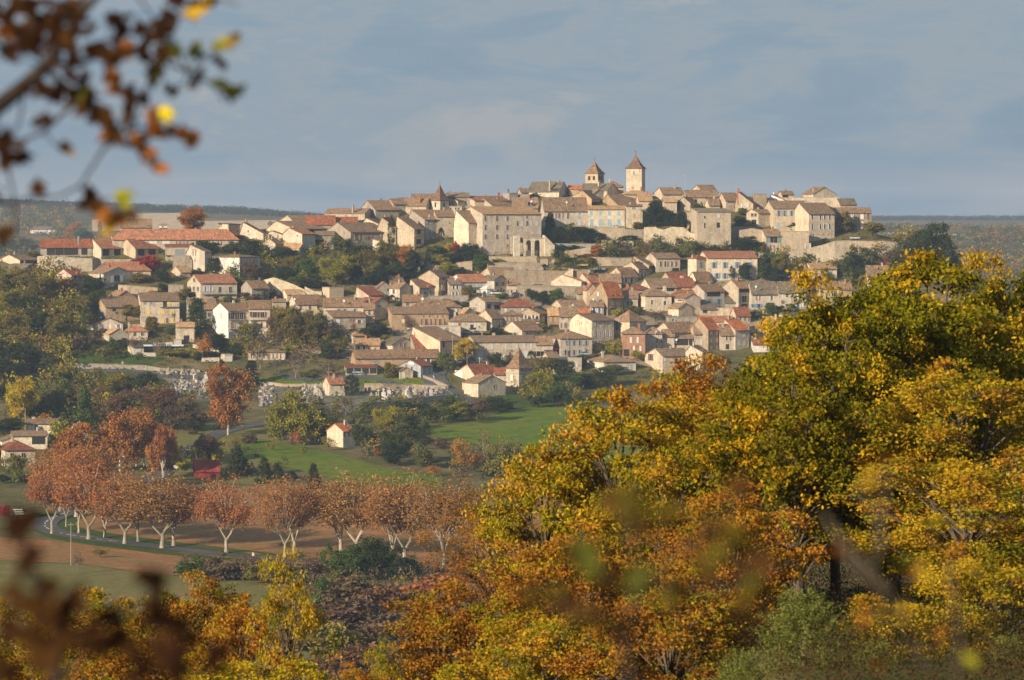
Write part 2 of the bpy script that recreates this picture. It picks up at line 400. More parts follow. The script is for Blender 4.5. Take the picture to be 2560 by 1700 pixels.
def roof_gable(w, d, h, hr, ap, ovx=.25, ovy=.45, t=.22):
    ry = d*(1-ap); sf = hr/max(ry,.2); sb = hr/max(d-ry,.2)
    oa = ovy if ap < .93 else .15
    sec = [(-ovy, h-ovy*sf),(ry, h+hr),(d+oa, h-oa*sb),(d+oa, h-oa*sb+t),(ry, h+hr+t),(-ovy, h-ovy*sf+t)]
    return sec
def mk_roof(mb, kind, w, d, h, hr, ap):
    if kind == 'L':
        mb.prism(roof_gable(w, d, h, hr, ap), -.25, w+.25, 'x')
    elif kind == 'R':
        sec = roof_gable(d, w, h, hr, .5); mb.prism(sec, -.25, d+.25, 'y')
    elif kind in 'HP':
        ov = .45
        if kind == 'P': a = [(w/2, d/2)]*2
        elif w >= d: a = [(d/2, d/2), (w-d/2, d/2)]
        else: a = [(w/2, w/2), (w/2, d-w/2)]
        z0 = h-.12; z1 = h+.12
        c = [(-ov,-ov),(w+ov,-ov),(w+ov,d+ov),(-ov,d+ov)]
        vs = [(x,y,z0) for x,y in c]+[(x,y,z1) for x,y in c]
        if kind == 'P' and hr > 5:      # a steep spire with a flared foot
            for f_, zf in ((.70,.20),(.40,.50)):
                vs += [(w/2+(x-w/2)*f_, d/2+(y-d/2)*f_, h+hr*zf) for x,y in c]
            vs.append((w/2,d/2,h+hr)); fs = [(3,2,1,0)]
            for L in range(3):
                for i in range(4): j = (i+1)%4; fs.append((L*4+i, L*4+j, L*4+4+j, L*4+4+i))
            for i in range(4): fs.append((12+i, 12+(i+1)%4, 16))
            mb.add(vs, fs)
        else:
            vs += [(a[0][0],a[0][1],h+hr),(a[1][0],a[1][1],h+hr)]
            fs = [(3,2,1,0)]+[(i,(i+1)%4,4+(i+1)%4,4+i) for i in range(4)]
            if w >= d: fs += [(4,5,9,8),(5,6,9),(6,7,8,9),(7,4,8)]
            else: fs += [(4,5,8),(5,6,9,8),(6,7,9),(7,4,8,9)]
            mb.add(vs, fs)
    elif kind == 'S':
        s = hr/d; mb.prism([(-.4,h-.4*s),(d+.2,h+hr+.2*s),(d+.2,h+hr+.2*s+.2),(-.4,h-.4*s+.2)], -.25, w+.25, 'x')
    elif kind == 'T':
        s = hr/w; mb.prism([(-.2,h+hr+.2*s),(w+.4,h-.4*s),(w+.4,h-.4*s+.2),(-.2,h+hr+.2*s+.2)], -.25, d+.25, 'y')
    elif kind == 'F':
        mb.box(-.12,-.12,h-.02,w+.12,d+.12,h+.22)
def mk_wall(mb, kind, w, d, h, hr, ap, foot):
    e = .03
    if kind == 'L': mb.prism([(0,-foot),(d,-foot),(d,h-e),(d*(1-ap),h+hr-e),(0,h-e)], 0, w, 'x')
    elif kind == 'R': mb.prism([(0,-foot),(w,-foot),(w,h-e),(w/2,h+hr-e),(0,h-e)], 0, d, 'y')
    elif kind == 'S': mb.prism([(0,-foot),(d,-foot),(d,h+hr-e),(0,h-e)], 0, w, 'x')
    elif kind == 'T': mb.prism([(0,-foot),(w,-foot),(w,h-e),(0,h+hr-e)], 0, d, 'y')
    else: mb.box(0,0,-foot,w,d,h-e)
HN = [0]
def house(tile, line):
    ox, oy, ts = TILES[tile]
    spec, label = line.split('|'); label = label.strip()
    toks = [t.strip() for t in spec.split(';')]; a = toks[0].split()
    x0, xc, x1, yr, ye, yb = [float(v) for v in a[:6]]; kind, wc, rc = a[6:9]; toks = [t for t in toks[1:] if t]
    x0, xc, x1 = ox+x0/ts, ox+xc/ts, ox+x1/ts; yr, ye, yb = oy+yr/ts, oy+ye/ts, oy+yb/ts
    opt = dict(t.split('=') for t in toks if '=' in t); toks = [t for t in toks if '=' not in t]
    ap = float(opt.get('ap', .5)); HN[0] += 1; rnd = random.Random(HN[0]*17+3)
    if opt.get('D') == 'far': P = place_far(xc, yb)
    elif 'D' in opt: P = place(xc, yb, float(opt['D']))
    else: P = place(xc, yb)
    D = P[1]; s = F/D; wl = max(xc-x0, .5); wr = max(x1-xc, .5)
    if 'th' in opt:
        th = radians(float(opt['th'])); d = wl/s/max(sin(th),.05); w = wr/s/cos(th)
    else:
        th = math.atan(.75*wl/wr)
        if wl/s < 2.2: th = math.asin(min(.9, wl/s/9.0))
        th = min(max(th, radians(4)), radians(75)); d = wl/s/sin(th)
        dm = float(opt.get('dm', 27))
        if wl/s < 2.2: d = 9.0 if wr/s > 6 else 6.0; th = math.asin(wl/s/d)
        elif d > dm: th = math.asin(min(.97, wl/s/dm)); d = wl/s/sin(th)
        w = wr/s/cos(th)
    bz = ZC-(yb-HZ)/F*D if 'D' not in opt else P[2]
    bz = max(bz, P[2]) if bz-P[2] < 6 else P[2]
    if abs(bz-P[2]) < 6: z0 = ZC-(yb-HZ)/F*D
    else: z0 = P[2]
    h = max(1.5, ZC-(ye-HZ)/F*D-z0); hr = max(.05, (ye-yr)/s)
    nm, cat = opt.get('n', 'stone_house,house').split(',')
    if nm == 'stone_house' and wc in 'wcY': nm = 'rendered_house'
    if nm == 'stone_house' and wc in 'PrR': nm = 'brick_house'
    root = empty(nm, (P[0], D, z0), th); tag(root, label, cat, opt.get('g'))
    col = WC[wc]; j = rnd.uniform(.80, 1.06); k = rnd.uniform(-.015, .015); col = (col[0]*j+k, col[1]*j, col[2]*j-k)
    rcol = RC[rc]; j = rnd.uniform(.86, 1.16); rcol = tuple(c*j for c in rcol)
    if wc == 'R': rcol = RC['R']
    mb = MB(); foot = float(opt.get('foot', 5.0)); mk_wall(mb, kind, w, d, h, hr, ap, foot); mb.build('wall', MW, root, col)
    mb = MB(); mk_roof(mb, kind, w, d, h, hr, ap); roof = mb.build('roof', MR if kind != 'F' else MW, root, rcol if kind != 'F' else tuple(c*.85 for c in col))
    sn, cs = max(sin(th), .05), cos(th)
    if wr/s > 3 and kind not in 'FP' and h > 3:            # gutter under the front eave
        mb = MB(); g = hr/max(d*(1-ap),.2)*.45 if kind == 'L' else .1
        if kind in 'LHS': mb.box(-.2,-.58,h-g-.08,w+.2,-.46,h-g+.06); mb.build('gutter', MP, roof, (.10,.085,.075))
    nw = 0; wins = []
    for t in toks:
        if t[0] == '^':
            v = [float(q) for q in t[1:].split(',')[:2]]; px = ox+v[0]/ts; py = oy+v[1]/ts
            if kind == 'R': yy = d*.3; lx = (px-xc)/s/cs+yy*sn/cs; lx = min(max(lx,.4), w-.4)
            else:
                yy = d*(1-ap) if kind in 'LHP' else d*.6
                lx = min(max((px-xc)/s/cs+yy*sn/cs, .5), max(w-.5,.6))
            zt = ZC-(py-HZ)/F*D-z0; mb = MB(); cw = rnd.uniform(.42,.6)
            mb.box(lx-cw,yy-.35,h-.3,lx+cw,yy+.35,zt-.25); mb.box(lx-cw-.09,yy-.44,zt-.25,lx+cw+.09,yy+.44,zt-.1); 
            cc = (.46,.20,.10) if ',o' in t else tuple(c*.85 for c in col)
            ch = mb.build('chimney', MW, roof, cc)
            mb = MB()
            for q in (-.25,.25): mb.frustum((lx+q,yy,zt-.1),.12,(lx+q,yy,zt+.25),.10,6)
            mb.build('chimney_pot', MW, ch, (.42,.2,.12)); opt['ch'] = 1
        elif t[0] == '*':
            v = [float(q) for q in t[1:].split(',')]; px = ox+v[0]/ts; zt = ZC-(oy+v[1]/ts-HZ)/F*D-z0
            lx = (px-xc)/s/cs; mb = MB(); mb.frustum((lx,-.6,zt),.05,(lx,-.7,zt),.42,12); mb.frustum((lx,.6,zt-.3),.04,(lx,-.6,zt),.04,5)
            e = MB(); n = 12
            vs = [(lx,-.50,zt)]+[(lx+.5*cos(2*pi*q/n),-.72+.12*sin(2*pi*q/n),zt+.5*sin(2*pi*q/n)) for q in range(n)]+[(lx,-.44,zt)]+[(lx+.5*cos(2*pi*q/n),-.66+.12*sin(2*pi*q/n),zt+.5*sin(2*pi*q/n)) for q in range(n)]
            fs = [(0,1+q,1+(q+1)%n) for q in range(n)]+[(n+1,n+2+(q+1)%n,n+2+q) for q in range(n)]+[(1+q,n+2+q,n+2+(q+1)%n,1+(q+1)%n) for q in range(n)]
            e.add(vs, fs); e.box(lx-.04,-.5,zt-1.6,lx+.04,-.42,zt); e.build('satellite_dish', MP, root, (.72,.72,.7))
        elif t[0] == 'B':
            y_, xs = t[1:].split(':'); xa, xb = [float(q) for q in xs.split(',')]
            zt = ZC-(oy+float(y_)/ts-HZ)/F*D-z0; la = (ox+xa/ts-xc)/s/cs; lb = (ox+xb/ts-xc)/s/cs
            mb = MB(); mb.box(la,-1.1,zt-.12,lb,-.01,zt); bl = mb.build('balcony', MP, root, (.42,.38,.33))
            mb = MB(); mb.box(la,-1.1,zt+.95,lb,-1.05,zt+1.0)
            q = la+.03
            while q < lb: mb.box(q,-1.09,zt,q+.035,-1.06,zt+.95); q += .28
            mb.build('railing', MP, bl, (.10,.09,.09))
        else:
            v = t.split(':'); y_ = ZC-(oy+float(v[0])/ts-HZ)/F*D-z0; st = v[2]
            if len(v) > 3: ww, hh = [float(q)/ts/s for q in v[3].split('x')]
            else: ww, hh = (1.0,1.5) if st != 'D' else (1.1,2.1)
            if st in 'ugwvn' and len(v) > 3 and ww > .9 and st != 'k': pass
            for q in v[1].split(','):
                wins.append((ox+float(q)/ts, y_, ww, hh, st))
    auto = not wins and 'W0' not in toks and 'now' not in opt
    for px, zz, ww, hh, st in wins:
        if px >= xc: window(root, (px-xc)/s/cs, -.002, zz, 0, min(ww/cs*1.0, w*.9), hh, st, col)
        else: window(root, -.002, (xc-px)/s/sn, zz, -pi/2, min(ww/max(sn,.35), d*.8), hh, st, col)
    vis = float(opt.get('vis', 1))
    if auto and h > 2.6:
        stl = rnd.choice(['d','u','w','n','s','d','w'])
        nfl = max(1, min(3, int((h+.4)/2.9))); pitch = rnd.uniform(2.9, 3.8)
        for f_ in range(nfl):
            zz = h-1.35-f_*2.8
            if zz < .8: break
            n = int((w-1)/pitch) if w > 3 else 0
            for i in range(min(n, 7)):
                if rnd.random() < .18: continue
                stt = stl if rnd.random() < .75 else 'd'
                window(root, w*(i+.5)/n+rnd.uniform(-.25,.25), -.002, zz, 0, .95, 1.35 if f_ < nfl-1 or nfl == 1 else 1.5, stt, col)
            if d > 5 and wl/s > 3.5 and rnd.random() < .6:
                window(root, -.002, d*rnd.uniform(.3,.7), zz, -pi/2, .8, 1.1, 'd' if rnd.random() < .6 else 'n', col)
    if 'ch' not in opt and kind in 'LHR' and 'D' not in opt and w > 5 and rnd.random() < .85:
        if kind == 'R': lx, yy, zr = w/2+rnd.uniform(-1,1), d*rnd.uniform(.2,.6), h+hr
        else: lx, yy, zr = w*rnd.uniform(.15,.85), d*(1-ap)-rnd.uniform(-.5,1), h+hr
        lx = min(max(lx,.7),w-.7)
        zt = zr+rnd.uniform(.6,1.3); mb = MB(); cw = rnd.uniform(.32,.5); mb.box(lx-cw,yy-.3,h,lx+cw,yy+.3,zt); mb.box(lx-cw-.07,yy-.37,zt,lx+cw+.07,yy+.37,zt+.12)
        ch = mb.build('chimney', MW, roof, tuple(c*.8 for c in col) if rnd.random() < .75 else (.42,.19,.11))
        mb = MB(); mb.frustum((lx,yy,zt+.12),.12,(lx,yy,zt+.42),.10,6); mb.build('chimney_pot', MW, ch, (.4,.2,.12))
    return root, w, d, h, hr, s, th
HOUSES = r'''
@A
355 356 645 312 350 392 H w g;D=far;375:430,500,560,610:q | low white villa with a grey roof among the far left valley trees
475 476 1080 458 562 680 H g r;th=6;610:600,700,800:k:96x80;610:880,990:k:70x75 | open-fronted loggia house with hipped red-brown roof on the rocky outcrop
960 1195 1455 462 572 700 L y o;th=40;615:1245,1370:k:70x85 | pale gabled terrace unit with orange roof and two dark openings, next to the loggia house
1360 1600 1855 463 574 700 L y o;th=40;615:1660,1780:k:75x80 | right pale gabled terrace unit with orange roof above the dark red creeper
1290 1330 2797 343 470 640 H e o;ch=1;510:2095,2180,2477,2577:n:20x45;500:1800,1950:W:90x30;590:2480,2570:d | very long hospice building with a broad mottled orange hipped roof on the left shoulder
1400 1425 1790 225 320 440 L y b;n=stone_chapel,chapel;ap=.5;now=1;300:1740:d:14x20;345:1540:q:40x30 | stone chapel with a pointed gable, behind the long orange roofed building
1868 1880 1975 272 293 360 P w t;now=1;315:1920:d:20x16 | tiny white square lantern with a flat pyramid roof above the long orange roof
1930 1950 2290 526 548 720 S e r;615:2120:G:110x70 | low flat-fronted house with one wide window right of the dark red creeper
-60 235 450 650 712 800 L c b;735:270,330,390:n:30x30 | pink-cream gabled cottage at the far left edge below the loggia house
-90 215 520 758 862 930 R g g;now=1 | dark grey gabled shed roof at the left edge in front of the pink-cream cottage
635 843 985 820 890 1080 L c r;935:736:q:50x34;920:880,930:u:22x50 | pink cottage with dark red roof and one orange shuttered window among the left trees
1010 1222 1538 798 868 1062 R e b;th=40;930:1368:w:62x76;1030:1370:w:62x60;905:1180:w:22x60;B975:1305,1450 | gabled house with tall white-shuttered balcony window in the middle of its gable
1095 1120 1775 728 835 940 H y o;now=1 | long low house with faded red hipped roof directly behind the balcony gable house
2000 2130 2245 782 852 930 L y t;th=30 | small tumbledown stone outhouse with tan roof beside the orange shrub
1250 1392 1572 1073 1140 1215 R P m;now=1 | brown-roofed brick-gabled annexe above the big barn roof
1035 1248 1660 1150 1264 1450 L b b;ap=.45;1350:1180:u:50x60;1300:1345:k:40x30;1335:1370:k:25x18 | big old barn with sagging brown roof and a red brick side wall
1560 1662 2112 1102 1190 1460 L e b;ch=1;^1800,1100;^2005,1095;1212:1710,1782:G:34x46;1228:1960:k:80x70;1225:1988:y:36x70;1320:1745,1915,2030:y:44x52;1425:1910,2030:y:40x50;1425:1970:D;B1262:1875,2105 | half-timbered house with several yellow shutters on its front
1108 1128 1448 1400 1466 1600 R c b;1490:1395:w:30x36;1500:1300:W:20x50 | cream bungalow gable with a small chimney stack, below the sagging barn
@F
300 440 655 575 642 740 R c t;now=1 | lower cream gable with pale tiled porch roof in front of the bungalow
590 602 892 530 606 705 H e o;640:740,830:d:30x40 | low outbuilding with an orange-red roof between two round trees
1200 1232 1442 505 556 730 L y t;690:1350:k:66x72 | ruined stone cottage with a black doorway under a leafy roof
1188 1202 1292 700 708 772 F c b;now=1 | tiny pink cube hut on the pool terrace
640 712 842 765 790 892 L Y g;now=1;850:770:W:70x60 | little pale shed between two bare trees above the lawn
1740 1802 1897 872 883 982 F Y b;930:1850:W:70x60 | white flat garage at the end of the garden wall
2060 2078 2515 820 852 958 H Y b;900:2095,2165,2230,2290,2350,2440:n:22x58 | long white bungalow behind the big bare plane trees
1325 1372 1502 215 302 500 L g b;^1300,205;360:1430:d:30x40 | narrow stone house left of the tall cedar
1500 1545 1700 225 335 480 L g b;410:1620:d | stone house half hidden behind the top of the tall cedar
1632 1842 2082 275 364 695 L w m;425:1895,1995:n:42x80;535:1890,1990:q:42x80;650:1880,1975:G:60x78;425:1750:n:10x60;B470:1845,2075;B580:1845,2010 | tall white house with blank sunlit gable and two balconies
2072 2085 2337 245 338 700 L e m;ch=1;410:2160,2245:n:46x64;530:2270:n:36x70;635:2268:n:40x66;B470:2090,2335;400:2120:k:40x50 | grey-fronted house with a white balcony band joined to the tall white house
@B
-104 100 520 1078 1172 1400 L Y o;1240:170,205:w:38x60;1250:320,444:d:30x66;1360:280,430:k:60x60;1139:4:n:14x50;1240:-62,-2,63:n:14x50;^205,1060;B1300:110,520 | cream house with vivid red-orange roof and long first floor balcony
-70 150 215 722 800 1035 L e b;ap=.2;810:25:n:16x80;900:30:n:10x40 | tall beige house with slanting roof edge left of the white clinic
210 562 785 832 864 1120 H w b;th=50;915:595,655,700,740:n:14x44;1015:595,628:n:14x50;1020:502:g:30x60 | long white modern clinic with a thin flat hipped roof
308 430 556 466 478 640 S y b;th=50;now=1;555:455,530:d:12x20 | small square stone house with a shaded right side under the ploughed field
555 842 875 456 587 665 L Y b;ap=.15;^690,412,o;555:660:d:12x30 | wide sunlit slanting gable wall with a brown roof near the left skyline
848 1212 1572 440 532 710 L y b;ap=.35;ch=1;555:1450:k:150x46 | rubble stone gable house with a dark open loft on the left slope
1062 1300 1447 520 592 850 L Y o;ap=.3;710:1342,1397:c:24x70;610:1240:n:10x20 | bright sunlit house with a small orange roof and blue shutters on its shaded side
860 1072 1100 556 602 720 L Y o;ap=.35;now=1;620:1010:n:10x46 | low sunlit annexe with orange roof left of the bright orange-roofed house
828 985 1062 645 706 850 L y b;770:870,905:w:18x30 | small stone garage with brown roof by the parked car
1005 1268 1352 698 756 870 R y t;th=60;795:1297:c:30x50 | low tan roofed house in front of the bright sunlit one
1540 1872 2272 458 570 800 L g b;ap=.5;^1925,456;^1797,470;630:1905,1967:n:24x66;640:2063,2108:n:14x40;715:1940,2060:n:20x30;600:2220:W:16x30 | grey stone house with a very broad gable above the dark trees
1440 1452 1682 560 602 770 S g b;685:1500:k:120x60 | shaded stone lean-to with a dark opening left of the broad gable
1555 2040 2142 290 347 470 R y b;th=72;^1665,262;^1760,245;now=1 | long sunlit wall house with two square chimneys where the skyline begins to climb
1330 1347 1692 374 474 580 L g r;now=1 | dark red roofed house on the skyline left of the first climbing house
1690 1702 1952 392 452 540 L g r;now=1 | low red roof just under the two-chimneyed sunlit house
1000 1200 1422 372 442 540 L y b;^1240,374;ap=.6;now=1 | brown-roofed stone house on the left skyline in front of the round dark tree
1978 2267 2332 405 502 640 L Y b;ap=.25;now=1;^2045,468 | sunlit slanting gable house under the climbing skyline
2130 2212 2262 655 672 810 S Y b;now=1 | thin sunlit stone stair turret beside the blue tarpaulin
555 707 907 1145 1232 1420 L g m;1290:820:d:20x30 | stone house with reddish roof behind a dark hedge, left of the slanting ruin wall
1035 1122 1302 1250 1306 1400 L Y t;now=1;^1180,1290,o | small cottage with bright tan roof below the slanting ruin wall
1530 1622 1787 1212 1224 1370 F y b;th=28;now=1 | plain flat-topped concrete box building under the yellow-green tree
1918 2087 2264 1220 1316 1420 L e r;ap=.12;^2113,1207,o;1355:2150:W:70x40 | dark red sloping roof house with an orange chimney right of the concrete box
1110 1232 1542 1315 1422 1580 L Y m;^1200,1280;^1308,1270;^1480,1330;*1203,1358 | brown-roofed farmhouse with three chimneys and a sunlit gable
1540 1552 2022 1350 1446 1640 L e m;*1790,1378;1490:1735,1805,1920:u:26x32 | long terrace with brown roof and small blue shutters under the eaves
1950 2152 2312 1345 1408 1620 R g r;th=35;^2095,1350;1440:2210:d:20x30 | dark red roofed house with a plain grey gable facing the valley
2018 2030 2157 1408 1476 1650 L y b;1515:2062,2122:n:28x60;B1555:2030,2155 | narrow brown-roofed house with a wooden balcony and two dark red doors
@G
740 902 1290 605 673 840 L g m;ap=.5;730:965:W:46x60;730:1215:w:34x40;710:1130:n:20x30 | grey stone row with mottled pinkish roof right of the brown autumn trees
1055 1147 1292 848 894 990 H y t;920:1120:c:26x40 | small square house with a tan hipped roof above the yellow shuttered bungalow
1150 1172 1462 930 1004 1100 L o t;1038:1212,1275:w:20x50;1045:1332:D:30x55;1065:1405:w:24x40 | sunlit orange-yellow bungalow with mottled tan roof and white shutters
1455 1612 1882 918 1002 1100 R e g;th=35;1005:1727:n:26x46;1070:1660,1728:n:22x26 | slate-dark roofed house with dark red shutters in its grey gable
1770 1882 2162 890 1042 1120 L g r;now=1 | big dull red barn roof behind the grey gable
1110 1172 2172 1068 1158 1300 L o m;ch=1;ap=.5;1180:1905:w:26x20;1195:2030:w:32x58;1210:1420:G:50x80;1190:1100:d | very long low farm building with brown roof at the roadside
1030 1056 1428 1238 1266 1360 S g r;1310:1110,1200,1290,1382:k:78x62 | rust-roofed open workshop shed with glazed bays
1690 1947 2082 1188 1254 1390 L z r;th=45;1222:1830:W:66x34;1310:1985:G:40x80;1310:2045:G:30x70 | grey corrugated barn with a rusty red roof and a white skylight patch
1640 1702 1852 1270 1312 1412 R y b;1360:1740:W:38x70;1370:1672:k:34x70 | tiny stone hut with a low gable and a white door by the cemetery lawn
778 868 1046 1388 1464 1610 L Y o;now=1;1500:1020:n:20x40 | cemetery chapel house with a plain red-orange roof and pointed turret behind
1490 1602 2273 565 633 830 L o b;now=1;735:1975,2040,2140,2200:n:26x72;665:1980,2048,2142,2205:d:12x18;B770:1950,2270;720:1740:W:30x40 | long two storey ochre house with four tall brown windows and a wide terrace
1830 1852 2420 470 556 660 H g m;^2035,500;*1960,462 | hipped brown-roofed house with grey walls behind the ochre house
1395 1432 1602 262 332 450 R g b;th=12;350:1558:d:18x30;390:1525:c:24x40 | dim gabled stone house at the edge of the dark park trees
175 190 352 462 492 590 L g b;now=1 | low brown roof left of the three-chimney farmhouse
2020 2040 2250 540 585 680 L e m;620:2100,2180:d:20x30 | long mottled roof right of the broad satellite-dish roof
@C
300 362 522 1185 1256 1330 L g b;now=1 | small brown roof peeping above the dim gabled stone house
340 470 612 1262 1326 1480 R y m;th=50;1365:397:w:26x50 | sunlit cottage front with a plain tan gable on its right
575 702 806 1222 1322 1460 L e m;ap=.15;1380:770:u:24x30 | narrow tan house squeezed beside the plain tan gable
690 802 936 1232 1300 1430 L e r;ap=.2;1385:812,905:n:20x50 | small house with a rusty blotched red roof
688 932 1052 1115 1195 1425 L y b;ap=.55;1220:985:k:14x24;1282:955,1012:n:16x56;1385:982:D:46x56;1385:947:n:20x56;*953,1300 | tall narrow stone house with a rubble gable, left of the big red-orange roof
1018 1050 1197 1213 1275 1425 L e g;1316:1105,1148:w:18x40;1392:1102,1140:w:20x44 | cream house with four white-shuttered windows and a dark grey roof
1020 1190 1492 1165 1248 1410 L w o;1280:1240,1320,1400:s:46x56;1370:1260,1350:k:40x50;B1312:1195,1490;*1118,1212;ap=.7 | white house with a broad red-orange roof and a first floor veranda
1425 1500 1580 1285 1334 1418 P w w;now=1 | small white marquee-like hut beside the white veranda house
1395 1552 1852 1085 1176 1310 L y b;ap=.7;^1758,1158;now=1;1150:1410:k:14x60 | wide brown roof with a sunlit gable tip against the garden terrace wall
1418 1586 1738 1175 1230 1405 R e g;th=42;1275:1612,1690:g:22x46;1358:1625,1692:d:26x36;1355:1667:D | grey-green shuttered house with a dark-edged gable beside the white hut
1728 1740 1860 1215 1282 1405 L e b;1250:1750:k:20x40;1362:1745:G:26x40;1362:1818:n:34x40 | low yellowish house right of the dark-edged gable
490 502 742 1405 1482 1580 L y m;*735,1445;1510:560:d | broad brown roof with a satellite dish below the terrace road
833 947 1048 98 290 480 P e k;n=bell_tower,tower;th=44;now=1;342:890:k:18x58;342:992:k:14x58 | small square bell tower with a tall red pyramid spire left of the hilltop
-20 182 457 291 398 520 L g m;now=1;ap=.5 | long descending brown roof where the skyline starts to climb
305 397 562 270 332 460 L g b;^350,268;now=1 | stone house with a thick square chimney on the climbing skyline
395 482 602 258 286 400 L y b;now=1 | low gabled house on the skyline left of the small bell tower
495 782 842 265 350 470 R y b;th=70;now=1;^706,250,o | long sunlit wall with brown roof just left of the small bell tower
595 622 902 212 292 420 L g b;now=1 | rising brown roof on the skyline behind the small bell tower
1010 1032 1292 200 245 400 L g b;now=1;^1062,172;^1216,188 | skyline house with two grey chimneys right of the small bell tower
1045 1157 1242 228 300 420 S y g;now=1 | small half-shaded stone house under the two grey chimneys
1130 1352 1762 238 292 440 L y o;now=1;^1475,215;^1635,190,o;^1600,243 | long orange roofed house on the skyline above the convent
1050 1060 1200 345 360 460 F e b;385:1070,1130,1165:k:16x24 | low flat house with a row of dark little windows beside the small bell tower
1330 1562 1802 270 350 470 L g b;ap=.55;now=1 | stone gable with a wide brown roof between the orange roof and the convent
1790 1802 2102 255 372 470 L g b;*2020,300;328:2010:d:60x40;now=1 | brown-roofed house with a white-framed dormer right of the convent roof
1690 1762 1862 188 204 330 F g g;now=1;^1745,155 | low flat grey house on the skyline with a small chimney
1860 1902 1992 148 192 310 L g b;now=1;^1882,132 | little rounded stone gable against the sky next to the dark slate-roofed mansion
1190 1447 2142 362 450 950 L e t;ap=.4;ch=1;^1272,346;502:1480,1617,1740:d:22x58;608:1480,1617,1740:d:22x58;718:1480,1617,1740:d:22x58;822:1738:d:10x28;560:1860,1972:d:20x56;488:1972:d:14x30;562:1912,2020,2092:s:24x60;420:1297:d:14x22 | big four storey convent block with rows of tall windows
1105 1283 1450 408 556 910 L Y b;ap=.15;600:1325,1400:s:24x50;700:1360:s:26x56 | tall sunlit annexe wall adjoining the left end of the convent
850 902 1112 404 476 740 L y b;560:1060:d:14x20;now=1 | pale blank-walled house with brown roof left of the sunlit annexe
560 765 1012 400 518 770 L g m;ap=.2;^690,520;*803,468;548:785,845:c:24x40;640:785,843:c:24x66;738:762,800,865:c:26x30 | shaded house with three rows of sky blue shutters, behind the palm
410 640 754 480 628 880 L y b;ap=.1;^640,505;^552,470;660:692:k:44x56;775:690:k:50x60;B705:640,750;B828:640,750 | sunlit stone gable with stacked balconies on its right side
200 420 502 490 610 840 L y r;ap=.25;now=1;645:455:n:12x60 | red-edged roof behind the tall cypress, wall in the shade
@D
92 460 574 400 512 610 R Y g;th=66;^178,382;^145,412;^530,378;548:160,240:k:16x14;497:403:k:88x36;560:330:W:16x40 | mansion with steep dark slate roof and a sunlit long front on the skyline
772 920 996 150 300 480 P y m;n=bell_tower,tower;th=62;now=1;355:818,873:k:26x48;352:943,965:k:12x50 | church bell tower with twin arched openings and an orange-tipped spire
1256 1437 1483 75 240 560 P y k;n=castle_keep,tower;th=74;now=1;300:1345:G:20x52;470:1330:d:30x10 | tall square medieval keep with blank walls and a brown pyramid roof
690 1030 1168 420 500 620 R y g;th=62;now=1;^1098,433;^748,392 | church nave with large grey-brown roof at the foot of the bell tower
985 1002 1222 385 462 540 H y b;now=1 | low domed brown roof just right of the church bell tower
565 580 727 443 482 560 L y O;now=1 | vivid orange roof between the slate mansion and the church
750 850 1014 488 552 640 R g b;th=30;now=1;560:925:s:20x30 | shaded gable with a brown roof in front of the church nave
575 845 952 502 600 700 L o b;ap=.6;^745,508;^527,500;now=1;655:890:k:84x44 | rounded ochre gable house with a dark opening below the church
935 1165 1442 548 682 740 L b b;ap=.45;now=1;^1355,592;^1022,545 | wide brown gable in the middle of the upper town
1195 1232 1542 498 546 640 H y t;now=1 | tan jumbled roof at the foot of the keep
1378 1402 1562 545 622 740 L y t;now=1;^1506,512,o | small tan roofed house with an orange chimney right of the keep
243 285 802 585 737 960 L e b;ch=1;^215,640;*545,640;800:405,487:n:22x68;800:455:G:22x68;800:567:d:20x66;782:675,735:s:26x44;880:702:s:26x60;960:485:d:26x80 | large three storey house with mottled brown roof and mixed shutters right of the convent
795 804 1236 684 723 945 L Y t;ch=1;770:838,948,1055,1163:c:28x50;885:843,947,1055,1165:c:36x90 | yellow two storey house with eight pale blue shuttered windows
1238 1250 1447 668 686 950 L y b;712:1332,1354:k:9x26;802:1348:q:26x56 | narrow stone house with a thin roof and one brown shutter, right of the yellow house
1580 1682 1932 468 542 640 L y b;now=1;ap=.7 | sunlit triangular gable on the skyline right of the keep
2010 2152 2342 437 522 660 L y b;now=1;ap=.6;^1977,453;^2328,450 | broad stone gable breaking the skyline in the right part of town
1940 1962 2342 498 576 700 L y b;now=1;585:2250:k:130x26 | brown roof with a long dark gap below it, under the broad skyline gable
1688 1700 1852 600 636 780 L y t;770:1785:d:50x60 | house with a tan roof behind the big round dark tree
1850 2012 2082 580 652 760 L g b;now=1;620:2080:k:30x30 | ivy-edged stone wall house between the dark tree and the fortified block
2190 2232 2361 600 670 760 L Y b;ap=.6;now=1 | small sunlit gabled cottage above the fortified block
1310 1522 1602 1285 1386 1500 L y b;ap=.2;1410:1560:k:60x50 | stone house with a long brown roof under the bushes on the slope
1495 1605 1892 1243 1302 1480 L e b;^1558,1235;^1832,1240;1370:1663,1715:d:18x60;1370:1770,1820,1872:n:24x60;1440:1840:k:80x46 | grey house with five tall brown windows on the upper slope
1180 1402 1537 1345 1427 1550 L y b;ap=.6;1510:1440,1480:w:18x66;1450:1465:W:16x18 | brown roof with a yellow gable left of the grey five-windowed house
@E
98 195 327 930 976 1235 H Y r;th=35;^142,930;1053:257:v:22x70 | left wing with small dark red roof of the blue-shuttered manor
250 325 917 893 969 1240 L Y o;ch=1;1053:405,535,680,823:v:26x70;1180:440,535,680,820:v:28x66;988:405,535,680,822:k:8x8 | long cream manor with bright blue shutters and a red-orange roof
72 85 207 415 427 640 F y y;now=1 | short stone stub wall left of the fortified block
150 205 604 382 420 880 S y y;th=7;ch=1;487:293:k:16x30;583:293:k:15x64;580:453:k:40x60;470:455:s:30x50 | massive fortified stone block with a few dark openings and a mossy flat roof
